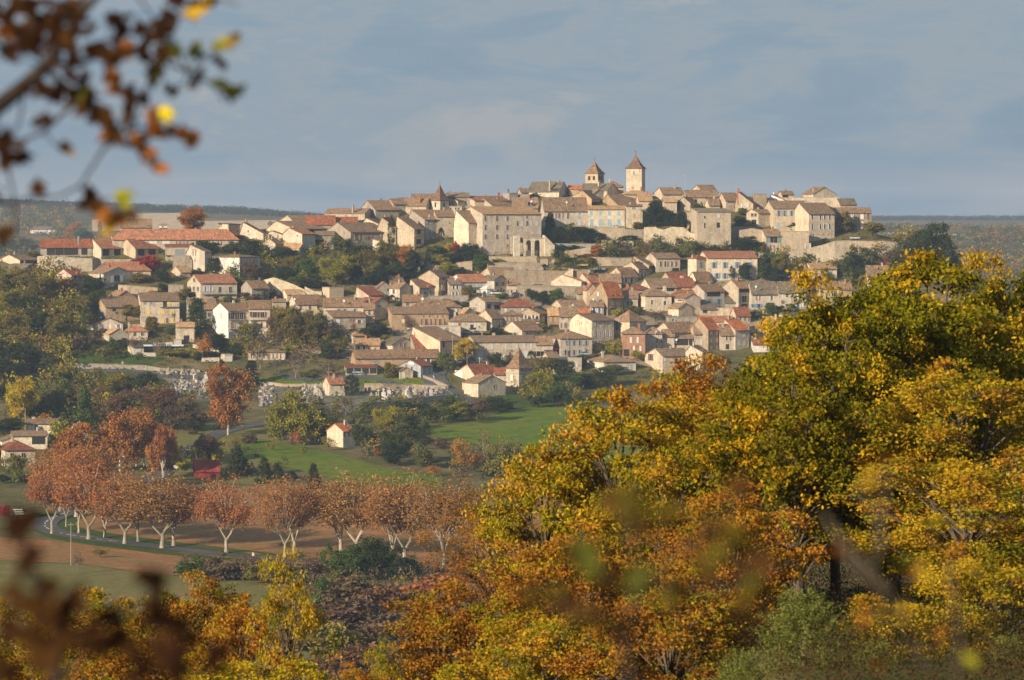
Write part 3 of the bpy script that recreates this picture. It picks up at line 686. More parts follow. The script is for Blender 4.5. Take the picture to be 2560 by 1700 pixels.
458 540 702 200 292 440 L y b;now=1;^440,205,o | brown-roofed stone house left of the steep red roof
655 862 912 190 330 460 L y o;ap=.15;^684,145,o;345:728,800:s:14x50 | steep red roof descending right on a tall gabled house near the skyline
855 872 1022 200 216 400 F b g;now=1 | flat-topped dark brown house on the skyline beside the steep red roof
1045 1242 1302 222 292 360 L w o;ap=.2;now=1 | slanting white gable wall on the right skyline
1170 1202 1342 180 216 340 L y b;235:1245:k:70x38 | skyline house with a dark loft opening
1460 1572 1850 132 212 340 R y b;th=25;now=1;^1703,122;^1590,140 | tallest gable on the right skyline with an uneven stone wall
1328 1342 1892 236 256 400 F y b;now=1 | long blank stone wall house beneath the tallest right gable
1850 1892 2087 268 337 440 L y g;now=1;^1940,292,o | grey-roofed house with a small red chimney at the right end of the skyline
1030 1102 1527 293 383 660 L y b;440:1168,1235,1320:u:22x68;578:1160:c:30x60;480:1365:d:16x40 | long stone house with three tall blue-framed windows on the right of town
1360 1522 1834 318 447 775 L y b;ap=.4;485:1563,1662,1716,1776:w:16x56;597:1563,1662,1716,1776:w:16x60;700:1557:n:14x34;690:1688,1752:d:10x18 | tall stone house with two rows of four slim windows above the ramp wall
1800 1817 2262 375 433 640 L b b;480:2035,2150:W:40x58;578:2150:W:36x80;470:2225:d:20x90 | brown house with pale window surrounds at the right end of the upper town
1520 1692 1802 322 372 460 L y g;ap=.3;^1738,290;now=1 | grey roof wedge behind the tall two-row stone house
800 927 1102 393 440 620 L y b;ap=.4;460:862,897:d:24x40;540:880:k:50x50 | small pale house with open porch left of the blue-framed windows
968 1010 1192 630 710 910 L Y b;now=1;ap=.3;752:1108:g:88x72;752:1108:k:60x60;830:1090:n:22x34;872:1130:n:18x56 | tower-like house with a green timber balcony opening
1185 1197 1522 648 658 900 F y y;825:1480,1535:s:18x56;850:1268:n:18x64 | long plain rampart house with one narrow dark door
1488 1562 1857 1035 1098 1235 L Y t;1147:1702:w:22x58;1145:1780:s:36x62 | cream house with ochre-yellow roof below the ramp wall
1340 1482 1532 1030 1077 1190 L Y t;now=1;*1457,1055;ap=.6 | small ochre-roofed annexe left of the cream house below the ramp wall
1358 1375 1612 1092 1132 1230 R y o;1165:1410:W:20x46 | low gable with orange-red tiles in front of the ochre-roofed annexe
1450 1482 1757 1150 1205 1265 R y o;th=14;1235:1637:w:16x30 | wide low gable with half orange, half grey roof above the terrace row
1290 1300 1500 1190 1235 1280 L r r;now=1 | dark red low roof behind the terrace row
800 847 1162 1250 1390 1580 L e g;^957,1272;*890,1305;1440:922:n:20x54;1440:1085:w:22x48;1532:860:v:22x40;1532:932:v:36x46 | terraced house with lilac-blue shutters and two rows of windows
1150 1165 1312 1250 1370 1580 L e g;now=1;^1095,1290,o;1422:1212,1240:W:14x50;1490:1215:D:40x40 | terraced house with closed cream shutters, right of the lilac-blue shuttered one
1305 1314 1492 1250 1370 1580 L g g;^1268,1305;1425:1390,1465:W:22x56;1425:1425:d:16x50;1522:1395:w:26x50;1522:1450:W:24x46 | grey terraced house with cream shutters in the middle of the row
1390 1497 1644 1238 1330 1560 L e r;ap=.5;1362:1572:k:132x44;1432:1575:G:26x60;1510:1515:w:20x60 | terraced house with dark red roof and an open balcony under the eaves
1580 1646 1887 1245 1326 1540 L Y b;1382:1676,1836:w:34x78;1495:1690:c:120x60;1490:1830:c:46x60 | cream terraced house with two tall pale blue shutters
1870 1887 2030 1243 1334 1520 L o m;1385:1950:q:36x50 | ochre terraced house at the right end of the row, beside the oak leaves
505 692 846 1230 1325 1580 L y t;ap=.55;1352:765:k:120x46;1455:762:g:60x76;1530:765:k:76x40 | rubble stone gable house with a tan roof and a green glazed bay
525 536 692 1340 1497 1570 S g g;now=1 | low shed with a dark roof in the shadow left of the rubble gable
133 290 530 1283 1364 1590 L e m;ap=.5;1395:400:k:160x56;1487:350,465:v:26x70;1560:455:v:34x34 | house with a wooden loggia under the eaves and deep blue shutters
85 202 382 1135 1250 1310 L Y m;now=1;ap=.6 | brown mottled roof with a sliver of yellow wall left of the blue-shuttered manor
2200 2215 2480 1060 1180 1330 L e b;now=1;ap=.5 | pale house with a square tower-like end half hidden above the oak at the right
@I
175 372 549 330 436 545 L y m;ap=.6;478:402:w:22x46;478:470:w:26x56;^300,360,o | brown roof with an orange chimney right of the terrace gardens
570 692 1002 460 562 680 L Y b;ap=.5;^717,515;585:930:k:90x40 | yellow gabled house with brown roof in the middle of the lower town
385 430 692 522 586 690 H e r;^387,520,o | dark red hipped roof with an orange brick chimney
520 630 942 565 660 860 H Y b;ch=1;^868,545;735:705:d:22x52;745:862:w:30x48;680:870:d:20x16 | cream square house with a wide hipped tan-brown roof and a flower box
365 376 542 600 682 820 L y b;745:425,472:u:18x52;745:507:q:14x52 | small stone house with slim windows right of the vivid orange roof
830 922 1142 384 462 560 L y r;now=1;*1044,435 | dark red roof carrying a bright white satellite dish
920 1002 1227 455 552 640 L Y r;ap=.5;572:1080,1130:y:26x34 | dark red roof above a strip of golden shuttered windows
890 912 1327 588 690 800 H Y r;now=1;^1300,690 | weathered red-brown roof in front of the golden shuttered house
940 1100 1282 640 690 900 R e m;th=25;720:965:w:22x50;715:1050:k:60x14 | plain cream gable with a dovecote strip of small holes
905 1022 1192 748 808 930 R y b;th=35;872:965:s:22x40 | small stone barn with a dark-rimmed gable in the middle of the lower town
1275 1287 1492 755 822 920 S y g;836:1335:k:50x50 | plain sloping stone wall shed with one gridded window
1640 1702 1874 798 890 1000 L e r;^1812,790,o;932:1726,1830:n:26x40 | little house with dark red roof and two dark doors above the orange roofs
1473 1486 1652 794 806 920 F y b;now=1 | square rubble stone stump wall left of the little dark red roofed house
1253 1270 1667 903 966 1040 L e o;now=1 | long low orange-red roof seen edge on
1170 1372 1517 925 1060 1320 L b O;ap=.5;^1490,985,o;1095:1410,1480:s:24x48;1185:1410,1480:s:24x50;1278:1410,1480:s:24x50 | brown rendered house with vivid red-orange roof and three rows of pale shutters
1530 1692 1862 945 1064 1310 L e O;ap=.3;1120:1800:s:24x50;1220:1745,1800:s:24x50 | tall pale house with red-orange roof touching the orange oak twigs
1500 1516 1692 1000 1116 1310 L e b;1158:1588,1632:w:14x52;1260:1600:k:40x60 | narrow pale house with brown roof between the two red-orange roofs
735 937 1207 978 1092 1300 L e m;ap=.6;*735,1075;1108:1100,1155:k:14x20;1150:960:d | stone house with a half brown, half pink-tan roof
1195 1206 1374 1000 1104 1300 L e b;1150:1230:G:30x16;1205:1290,1325:s:26x60 | pale grey house with mossy brown roof left of the three-row brown house
353 365 629 1020 1106 1400 H P b;1180:458,538:W:24x70;1280:495,572:W:24x60;1330:405:k:66x80 | pink brick house with white shutters and a mossy hipped roof
625 634 829 1022 1108 1330 H e b;1187:792:n:26x54;1282:792:n:26x50 | tan rendered house attached to the right of the pink brick house
825 833 973 1058 1136 1310 L e b;1217:888:s:26x50;ap=.5 | narrow tan house two doors right of the pink brick one
970 979 1192 1108 1162 1300 L y b;1205:1060:k:150x76;1205:1165:k:40x70;*992,1175 | house with a dark covered balcony and a satellite dish
638 832 1162 1288 1370 1580 L e b;1395:705:n:26x78;1430:1020:n:26x76;ap=.6;1405:860:W:30x50 | two storey stone house with a brown hip roof just above the orange oak crown
1105 1312 1402 1250 1332 1580 L e b;ap=.3;1430:1210:n:16x60;1540:1210:n:16x70 | tall plain gable house behind the telegraph pole
820 902 1242 898 912 1000 F g b;945:955:k:14x30 | long grey blank stone wall building with a single slit
1850 1872 2242 1000 1088 1200 L e b;1115:1900:w:60x60;1125:2030:u:30x50 | low brown-roofed house with a white bay near the big oak
-20 185 369 497 673 900 L b O;ap=.65;^160,540;757:245,312:q:26x64;640:75:W:16x50;725:22,75:W:14x60;B798:205,360;655:250,315:k:16x14 | brown gabled house with very steep vivid orange roof
245 445 647 828 966 1190 P y m;th=42;^582,880;*298,912;1022:492:v:26x40;1020:575:c:56x36;1010:300:v:26x120 | square house with a tall pyramid roof of mottled tan tiles
-75 140 523 1365 1442 1580 H Y b;th=22;1492:80:W:24x60;1495:467:c:24x60 | pale square villa with wide hipped brown roof among the roadside trees
@H
1880 1922 2047 330 398 640 R y o;now=1;450:1950:W:14x30 | small gabled house end with an orange roof left of the steep vivid orange roof
1105 1362 1467 622 686 840 L b b;ap=.5;745:1412:s:38x62 | brown gabled house with one pale double shutter
1455 1466 1607 615 696 850 L b t;748:1495,1553:q:24x52;832:1535:k:110x46 | narrow house with an orange-tan roof and two orange shutters
1590 1602 1817 610 712 880 L e b;^1725,583;742:1640,1705:k:8x16;820:1643,1707:n:24x62 | stone house with brown roof left of the tall sunlit white gable
1468 1656 1972 527 627 700 L y b;^1616,515;*1745,578;ap=.55 | long brown roof with a rubble gable, left of the blue arched house
1960 1973 2122 530 596 720 L z b;652:2008,2070:wa:22x78 | pale blue house with two tall arched windows
1740 1752 1962 628 692 780 L y O;now=1 | low vivid orange roof tucked beside the blue arched house
1725 1980 2247 688 767 1050 L Y b;ap=.35;^1895,678;^2068,710;^2145,690;805:2010,2108,2207:s:26x52;915:2010,2065,2158,2207:s:20x70;925:2108:s:22x90;1022:2030,2070:w:14x40;800:1853:n:10x30 | tall white gabled house with three rows of pale shutters
922 1157 1407 778 882 985 L Y m;ap=.5;928:1213:g:26x46;928:1350:g:28x46;930:1077:g:30x46;910:1270:d:8x20 | white house with green shutters and a mottled brown roof
1480 1612 1987 893 976 1200 H e m;1030:1690,1772,1840,1917:u:16x60;1140:1670,1772,1840,1917:u:18x60;1150:1705:D | stone house with two rows of blue-grey shutters behind the small roadside trees
478 600 1327 955 1018 1240 L e b;ap=.5;ch=1;^820,920;1068:657,802,962,1092,1180,1262:s:26x62;1180:665:s:60x100;1190:950:W:40x60;1160:1200:s:50x80 | long low terrace with six pale shutters behind the pigeon tower
1310 1326 1522 955 1046 1210 L e m;^1425,940;1140:1465:n:46x66;1155:1375:n:90x60 | mottled tan roofed end house with two brown doors, right of the long terrace
600 802 932 640 736 880 L y b;ap=.6;^742,650;765:830,902:W:20x36;830:825,890:w:12x46 | stone gable house with four small pale windows in the town centre
925 937 1152 640 702 830 H g b;745:1005,1075:n:22x66 | grey house with two tall brown windows beside the small pale-windowed gable
280 297 737 685 772 900 H e b;810:345,600:s:22x60;820:420:D;840:580:k:70x60 | wide brown hipped house with a carport and two small trees in front
400 472 612 615 682 740 R e t;th=35;now=1 | bright tan half roof beside a small gable in the town centre
1138 1152 1362 680 762 850 L y b;ap=.4;718:1200,1290:w:22x46;now=1 | brown mansard house with two round-topped dormers
1500 1857 1962 222 306 420 L Y t;ap=.35;now=1;^1745,150 | long sunlit slanting wall house with tan roof on the terrace garden
1800 1962 2092 205 314 400 L e o;ap=.4;now=1;*1910,243 | red-orange roof with a satellite dish above the brown gabled orange house
2060 2080 2330 215 310 400 L y b;now=1 | brown roof right of the satellite-dish red roof on the slope
968 1122 1279 1080 1330 1622 P y m;n=pigeon_tower,tower;th=44;ch=1;1357:1040:k:12x12;1357:1160,1203,1246:k:12x16;1440:1035:W:26x66;1445:1160,1237:c:28x66;1545:1205:k:30x60;1540:1160:c:14x60 | square pigeon tower with tall brown pyramid roof and a stone string course
330 606 886 1285 1416 1510 L Y r;ap=.65;1420:408:W:90x112;now=1 | barn with a large white door and dark red-brown roof at the bend of the road
470 640 963 1415 1502 1670 R Y b;th=35;1478:778:d:14x14;1548:830:d:26x46 | low farm outbuilding with a stone gable, left of the pigeon tower
822 836 968 1325 1397 1530 L Y r;now=1;1442:887:s:24x60 | narrow link house with a small dark red roof attached to the pigeon tower
535 722 900 485 545 690 L e b;595:765:k:40x50;605:870:k:80x50 | tan gabled house with an open porch below the lower retaining wall
900 915 1320 505 600 700 H g r | dull dark red hipped roof right of the open porch gable
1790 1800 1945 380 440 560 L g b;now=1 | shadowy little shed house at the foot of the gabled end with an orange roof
-175 190 462 850 1006 1210 L y m;ap=.1;1050:230:k:20x60 | stone house with a huge sunlit sloping side wall left of the yellow tree
-52 0 432 826 834 1010 F Y b;878:125,267:G:40x66 | roofless looking cream wall with two big grey windows
640 655 850 950 1008 1100 L g b;now=1 | low brown roof left of the long grey blank wall
1520 1530 1662 1285 1312 1400 L c r;now=1 | tiny dark red porch roof under the narrow pale house
1700 1710 1862 1196 1206 1360 F e b;1290:1800:s:24x50 | plain pale wall house below the tall red-orange roofed one
1395 1470 1600 1140 1200 1330 L e b;1240:1560:d:16x40 | pale house wall behind the narrow pale house with brown roof
1190 1380 1480 340 395 470 L g b;ap=.5;now=1 | narrow grey roof under the manor's left wing
@J
1070 1086 1272 445 496 560 L Y m;ap=.5 | tan roofed low house left of the dark grey long roof, near the oak
1205 1273 1582 408 456 540 L Y g;478:1325:d:12x30 | long dark grey roofed house running behind the oak
1400 1502 1602 370 412 480 R c g;now=1 | small cream gable poking above the long dark grey roof
1210 1452 1602 475 546 660 L e b;now=1;*1387,540 | broad brown low-pitched roof with a satellite dish near the oak
1000 1117 1337 530 622 700 L y b;640:1080:w:60x40 | cream walled brown roofed house left of the bright red dormer roof
945 957 1117 668 712 800 L w r;now=1 | white wall building with a dark red roof beside the oak leaves
1278 1302 1502 600 682 760 L c O;660:1470:w:26x50 | bright red roof with a white dormer partly behind the oak
2090 2112 2400 20 92 180 L y m;now=1 | brown roof just above the top of the oak on the right
@K
215 223 475 165 200 315 L Y b;^268,148;235:305:w:26x50;now=1 | two storey cream villa with flat brown roof at the left edge
60 102 392 270 302 420 L Y b;ap=.5;345:320:k:110x60 | open veranda wing in front of the cream villa
-60 15 267 305 347 420 R Y b;th=20;now=1 | cream cottage with an arched gable at the left edge
-70 42 287 350 424 580 H e r;480:100,190:d:30x60 | white house with dark red-brown roof at the left edge behind the planes
585 642 737 205 240 330 L Y b;^658,190;now=1 | little cream house with a tall chimney just right of the villa
1610 1640 1846 520 602 658 L R R;ap=.5;now=1;n=barn,barn | bright red metal barn beside the road
@L
603 722 802 508 556 668 L Y O;ap=.5;575:745:n:16x40;515:770:W:30x10 | small house with vivid orange roof alone in the meadow hedge
2055 2068 2142 300 312 360 S w z;now=1;330:2105:k:40x36;n=shed,shed | tiny white tin shed at the top of the green slope
'''
RC['z'] = (.4,.4,.4)
H_INFO = []
_t = None
for _l in HOUSES.strip().split('\n'):
    _l = _l.strip()
    if not _l: continue
    if _l[0] == '@': _t = _l[1:]; continue
    H_INFO.append(house(_t, _l))
# ------------------------------------------------------------ free-standing walls
def wall(tile, pts, yb, col, label, th=.8, coping=True, foot=3.0, name='stone_wall', dD=0):
    """pts: top edge (x, y) in tile units; yb: ground row (one value or one per point)"""
    ox, oy, s_ = TILES[tile]; n = len(pts); P = []
    ybs = yb if isinstance(yb, (list, tuple)) else [yb]*n
    for (x, y), b in zip(pts, ybs):
        px, py, pb = ox+x/s_, oy+y/s_, oy+b/s_; X, D, z = place(px, pb); D += dD; X = (px-1280)/F*D
        P.append((X, D, z-foot, ZC-(py-HZ)/F*D))
    o = P[0]; root = empty(name, (o[0], o[1], o[2]+foot)); tag(root, label, 'wall')
    L = lambda x, y, z: (x-o[0], y-o[1], z-o[2]-foot)
    def strip(zb, zt, off, t):
        vs = []; fs = []
        for i, p in enumerate(P):
            a = P[max(i-1,0)]; b = P[min(i+1,n-1)]; tx, ty = b[0]-a[0], b[1]-a[1]; q = math.hypot(tx, ty)+1e-6
            nx, ny = ty/q, -tx/q
            if ny > 0: nx, ny = -nx, -ny
            f = (p[0]+nx*off, p[1]+ny*off); r = (p[0]-nx*t, p[1]-ny*t)
            vs += [L(*f, zb(p)), L(*f, zt(p)), L(*r, zt(p)), L(*r, zb(p))]
        for i in range(n-1):
            a, b = i*4, i*4+4
            for k in range(4): j = (k+1) % 4; fs.append((a+k, b+k, b+j, a+j))
        fs += [(3,2,1,0), tuple((n-1)*4+k for k in range(4))]
        mb = MB(); mb.add(vs, fs); return mb
    strip(lambda p: p[2], lambda p: p[3], 0, th).build('masonry', MW, root, col)
    if coping: strip(lambda p: p[3]+.004, lambda p: p[3]+.2, .1, th+.1).build('coping', MW, root, tuple(c*.92 for c in col))
    return root
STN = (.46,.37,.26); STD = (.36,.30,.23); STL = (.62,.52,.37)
wall('A', [(440,665),(560,655),(700,672),(900,680),(1090,690),(1180,700),(1400,700),(1640,700)], [800,830,840,850,850,820,810,800], (.44,.38,.29), 'rocky cliff-like stone base under the loggia house and the terrace units', 4, False)
wall('A', [(1395,1005),(1500,1010),(1860,1040)], [1110,1120,1120], STN, 'pale garden wall right of the balcony gable house')
wall('A', [(1985,1003),(2165,1005)], [1110,1110], STD, 'short dark garden wall left of the cream house with the red-orange roof')
wall('A', [(2040,650),(2230,660),(2270,720)], [830,830,830], STD, 'rough dark retaining wall under the low flat-fronted house')
wall('B', [(835,1140),(960,1108),(985,1112),(1200,1190),(1395,1285),(1440,1300)], [1300,1320,1320,1330,1340,1345], STL, 'ruined long wall slanting down to the right with a bright sunlit coping', .7)
wall('B', [(1330,1215),(1440,1270),(1530,1275)], [1310,1320,1320], STL, 'low pale wall left of the concrete box building', .5)
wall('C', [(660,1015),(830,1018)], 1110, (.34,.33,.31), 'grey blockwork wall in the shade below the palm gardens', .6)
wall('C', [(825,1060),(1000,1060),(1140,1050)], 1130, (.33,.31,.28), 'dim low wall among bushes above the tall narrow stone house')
wall('C', [(1130,1030),(1240,1012),(1325,1010)], 1140, STN, 'square bit of tan wall left of the convent garden')
wall('C', [(1520,950),(1700,955),(1900,955),(2080,945),(2120,985),(2300,985)], 1050, STN, 'upper terrace wall right below the convent')
wall('C', [(1500,1035),(1720,1020),(2110,1025),(2165,1090)], 1130, STD, 'middle terrace wall below the convent garden')
wall('C', [(1700,1112),(2000,1118),(2400,1122),(2700,1120)], 1300, (.34,.27,.19), 'tall dark stone retaining wall of the garden terrace')
wall('C', [(1860,1290),(2200,1295),(2600,1310),(2800,1320)], 1420, (.36,.30,.23), 'lower retaining wall with shrubs below the tall garden wall')
wall('C', [(800,1420),(1000,1418),(1280,1412)], 1480, (.32,.29,.25), 'roadside wall in front of the tall narrow stone house')
wall('D', [(840,940),(1240,945)], 1100, STN, 'stone wall below the yellow house with eight shutters')
wall('D', [(1240,960),(1350,965),(1600,960)], 1120, STD, 'streaked grey-brown wall left of the sunlit rampart')
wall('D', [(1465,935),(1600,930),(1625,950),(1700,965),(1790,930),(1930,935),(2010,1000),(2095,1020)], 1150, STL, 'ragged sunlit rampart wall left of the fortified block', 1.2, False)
wall('D', [(960,1098),(1340,1100)], 1195, STL, 'low pale ruin wall with dark stains under the trees', .8)
wall('D', [(400,1128),(640,1135),(960,1130)], 1175, (.33,.33,.29), 'greenish wall beneath the dark trees right of the arcade', .5)
wall('D', [(520,1220),(700,1190),(840,1165)], 1290, STN, 'broken slope wall right of the arcade', .8, False)
wall('D', [(840,1290),(1070,1298)], 1400, STN, 'smooth pale terrace wall above the garden furniture')
wall('D', [(1070,1300),(1320,1300)], 1400, STD, 'rubble terrace wall left of the long brown roof on the slope')
wall('D', [(630,1440),(830,1440)], 1480, (.5,.42,.34), 'low pinkish garden wall beside the slanting wall house', .4)
wall('H', [(1488,342),(1560,285),(1640,222),(1715,165),(1760,150)], [370,370,370,370,370], STL, 'steep bright coping wall climbing beside the garden terrace', .7)
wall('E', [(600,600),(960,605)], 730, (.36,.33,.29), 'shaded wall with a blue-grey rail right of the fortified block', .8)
wall('E', [(700,640),(850,615),(985,640),(1005,700)], 850, STN, 'weathered curving rampart left of the green balcony tower', 1, False)
wall('E', [(860,890),(950,900),(1130,945),(1215,905)], 960, STN, 'low parapet wall above the manor trees', .6)
wall('E', [(1140,940),(1215,908),(1500,862),(1700,812),(1830,770),(2000,762)], [1010,1020,1040,1100,1120,1120], (.43,.36,.27), 'great ramp wall rising to the right under the upper town', 1.2)
wall('E', [(2000,768),(2190,770),(2430,772),(2550,785),(2640,815)], [960,960,960,950,950], (.50,.40,.30), 'tall pinkish terrace wall at the right end of the upper town', 1.2)
wall('F', [(-10,528),(100,530),(255,532)], 590, (.56,.47,.36), 'pale garden wall left of the cream bungalow', .3)
wall('F', [(600,528),(880,530)], 550, (.6,.54,.45), 'thin white parapet behind the orange-red outbuilding', .3)
wall('F', [(1420,762),(1600,790),(1740,825)], [795,830,860], STL, 'thin pale wall stepping down the garden slope', .3)
wall('F', [(1530,925),(1740,918)], 975, (.56,.50,.40), 'plain pale wall attached to the white garage', .3)
wall('F', [(830,860),(990,866)], 905, (.56,.50,.41), 'low white wall right of the little pale shed', .3)
wall('F', [(960,745),(1190,735)], 775, (.5,.43,.33), 'pale swimming pool terrace wall', .3)
wall('M', [(420,912),(700,918),(1050,930),(1220,932),(1370,958),(1704,975)], [955,965,968,972,990,1000], (.36,.31,.25), 'back wall of the upper cemetery row', .4)
wall('L', [(135,203),(300,225),(560,228),(640,240)], [225,245,250,262], STN, 'rear cemetery wall left of the chapel house', .5)
wall('L', [(870,222),(1000,225),(1200,228),(1440,240)], [270,270,262,262], STN, 'rear cemetery wall right of the chapel house', .5)
wall('L', [(510,405),(700,392),(850,362),(1100,342),(1300,318),(1465,300)], [440,428,418,395,355,320], (.42,.36,.30), 'long front wall of the cemetery falling to the left', .5)
wall('L', [(1280,165),(1350,190),(1450,235)], [185,212,262], STD, 'rubble kerb wall along the road bend', .6)
wall('L', [(1555,215),(1640,245),(1710,262)], [262,300,312], STL, 'low yard wall in front of the farm outbuilding', .5)
# terrace railing
def railing(tile, x0, x1, ytop, ybot, yb, label):
    ox, oy, s_ = TILES[tile]; P0 = place(ox+x0/s_, oy+yb/s_); P1 = place(ox+x1/s_, oy+yb/s_); D = min(P0[1], P1[1])-.3
    X0 = (ox+x0/s_-1280)/F*D; X1 = (ox+x1/s_-1280)/F*D; zt = ZC-(oy+ytop/s_-HZ)/F*D; zb = ZC-(oy+ybot/s_-HZ)/F*D
    r = empty('garden_railing', (X0, D, zb)); tag(r, label, 'railing'); mb = MB(); W = X1-X0
    mb.box(0,-.04,zt-zb-.08,W,.04,zt-zb); mb.build('top_rail', MP, r, (.42,.42,.34)); mb = MB(); q = 0
    while q < W: mb.box(q,-.03,-.1,q+.08,.03,zt-zb-.085); q += .55
    mb.build('balusters', MP, r, (.40,.42,.30))
railing('C', 1720, 2120, 1085, 1112, 1112, 'pale green railing on top of the dark garden retaining wall, left part')
railing('C', 2170, 2480, 1085, 1116, 1116, 'pale green railing on top of the dark garden retaining wall, right of the tall cypress')
railing('H', 1140, 1700, 318, 350, 372, 'long thin railing on the lower retaining wall')

# ------------------------------------------------------------ the arcade of the convent
def arcade():
    ox, oy, s_ = TC; D = place(ox+1815/s_, oy+945/s_)[1]-3; s = F/D; u = 1/s_/s
    X0 = (ox+1812/s_-1280)/F*D; zb = ZC-(oy+945/s_-HZ)/F*D
    r = empty('arcade', (X0, D, zb), radians(14)); tag(r, 'sunlit portico with three tall arches and a sloping buttress at the foot of the convent', 'arcade')
    W = (2180-1812)*u/cos(radians(14)); H = (945-735)*u; col = (.66,.56,.42)
    arches = [((1892-1812)*u, (1932-1812)*u, 200*u), ((1965-1812)*u, (2032-1812)*u, 188*u), ((2068-1812)*u, (2138-1812)*u, 188*u)]
    mb = MB(); prev = 0
    for a, b, t in arches+[(W, W, 0)]:
        mb.box(prev, 0, -4, a, 1.0, H); prev = b
        if b > a:
            c = (a+b)/2; rr = (b-a)/2; zs = t-rr; K = 10; top = [(c-rr*cos(pi*k/K), zs+rr*sin(pi*k/K)) for k in range(K+1)]
            for k in range(K):
                mb.prism([top[k], top[k+1], (top[k+1][0], H), (top[k][0], H)], 0, 1.0, 'y')
    mb.build('arches', MW, r, col)
    mb = MB(); mb.box(0, 5.2, -4, W, 5.6, H); mb.box(-.1,-.15,H+.004,W+.1,5.7,H+.35); mb.build('terrace_slab', MW, r, (.55,.47,.36))
    mb = MB(); mb.box(0,-.9,-4,(1885-1812)*u,-.004,(945-702)*u); mb.build('pier', MW, r, (.66,.58,.45))
    mb = MB(); mb.box((1980-1812)*u, 1.6, -3, (2120-1812)*u, 1.9, 65*u); mb.build('parapet', MW, r, (.62,.56,.46))
    x1 = (2178-1812)*u/cos(radians(14)); x2 = (2295-1812)*u/cos(radians(14)); mb = MB()
    mb.prism([(x1,-5),(x2,-5),(x2,125*u),(x1+30*u,215*u),(x1+.002,245*u)], -.7, 3.5, 'y'); mb.build('buttress', MW, r, (.68,.58,.42))
    mb = MB()
    for i in range(7): mb.box(W*i/6.1+.1, .1, H+.36, W*i/6.1+.16, .16, H+1.3)
    mb.box(.1,.1,H+1.3,W-.1,.16,H+1.36); mb.build('railing', MP, r, (.12,.11,.10))
arcade()
def finial(px, py0, py1, D, name, label, vane=False):
    x, y, z0 = at(px, py0, D); z1 = ZC-(py1-HZ)/F*D; h = z1-z0; r = empty(name, (x,y,z0)); tag(r, label, name.replace('_',' '))
    mb = MB(); mb.frustum((0,0,-.6),.12,(0,0,h),.05,6); mb.build('rod', MP, r, (.08,.08,.08))
    mb = MB()
    if vane: mb.box(-.75,-.05,h*.72,.75,.05,h*.72+.45); mb.box(-.35,-.06,h*.72+.45,.1,.06,h*.72+.7); mb.build('vane', MP, r, (.3,.17,.09))
    else: mb.box(-.4,-.05,h*.68,.4,.05,h*.68+.14); mb.build('crossbar', MP, r, (.08,.08,.08))
def HI(key):
    for o in bpy.data.objects:
        if o.get('label') and key in o['label']: return o
for key, tile, x, y0, y1, nm, lab, v in [('medieval keep','D',1375,78,30,'weather_vane','weather vane on the tip of the keep roof',True),('twin arched','D',882,150,108,'roof_cross','small cross on the tip of the church bell tower',False),
        ('small square bell tower','C',945,100,62,'roof_cross','thin cross on the red spire of the small bell tower',False)]:
    o = HI(key); ox, oy, s_ = TILES[tile]; wl = [c for c in o.children if c.name.startswith('roof')][0]
    bb = [wl.matrix_basis @ __import__('mathutils').Vector(c) for c in wl.bound_box]; cx = sum(b.x for b in bb)/8; cy = sum(b.y for b in bb)/8; a = o.rotation_euler[2]
    X = o.location.x+cx*cos(a)-cy*sin(a); Dd = o.location.y+cx*sin(a)+cy*cos(a); zt = o.location.z+max(b.z for b in bb)
    finial(X/Dd*F+1280, HZ-(zt-ZC)/Dd*F, HZ-(zt-ZC)/Dd*F-(y0-y1)/s_, Dd, nm, lab, v)
# string course of the pigeon tower
o = HI('square pigeon tower'); wl = [c for c in o.children if c.name.startswith('wall')][0]
bx = [c[0] for c in wl.bound_box]; by = [c[1] for c in wl.bound_box]; bzm = max(c[2] for c in wl.bound_box); w_, d_ = max(bx), max(by); mb = MB()
mb.box(-.25,-.25,bzm-1.75,w_+.25,d_+.25,bzm-1.5); mb.build('string_course', MW, o, (.5,.43,.33))

# ------------------------------------------------------------ posts, signs, cars, small things
def pole(tile, x, y0, y1, label, r=.14, col=(.42,.38,.33), lamp=False):
    ox, oy, s_ = TILES[tile]; P = place(ox+x/s_, oy+y1/s_); h = (y1-y0)/s_/(F/P[1]); e = empty('street_lamp' if lamp else 'utility_pole', P)
    tag(e, label, 'lamp post' if lamp else 'pole'); mb = MB(); mb.frustum((0,0,-1),r,(0,0,h),r*.6,8); mb.build('post', MP, e, col); mb = MB()
    if lamp: mb.box(-1.3,-.06,h-.1,0,.06,h); mb.build('arm', MP, e, col); mb = MB(); mb.box(-1.6,-.14,h-.18,-1.0,.14,h-.02); mb.build('lamp_head', MP, e, (.5,.5,.5))
    else: mb.box(-.8,-.06,h-.7,.8,.06,h-.58); mb.build('crossarm', MP, e, col)
pole('H',655,1190,1415,'slim pale pole rising in front of the red-brown barn roof',.13,(.6,.58,.54)); pole('H',337,935,1190,'tall pole at the edge of the road bend',.13); pole('H',180,960,1190,'wooden pole beside the huge sloping wall',.12)
pole('H',1692,850,1200,'street lamp in front of the two rows of blue-grey shutters',.1,(.3,.32,.32),True); pole('I',1305,1240,1580,'telegraph pole in front of the tall plain gable',.16,(.22,.18,.14))
pole('K',598,1030,1400,'thin wooden pole in the leaf strewn field by the bare sapling',.12,(.35,.30,.22)); pole('K',213,70,268,'street lamp left of the cream villa',.13,(.35,.38,.36),True); pole('I',1072,1440,1560,'short thin pole before the two storey stone house',.08,(.3,.28,.25))
pole('D',1945,240,500,'thin radio mast on the skyline',.06,(.5,.5,.5)); pole('L',1015,1290,1390,'short pale post between the plane trunks at right',.12,(.6,.56,.48)); pole('H',508,1100,1330,'slender pole under the yellow tree',.1)
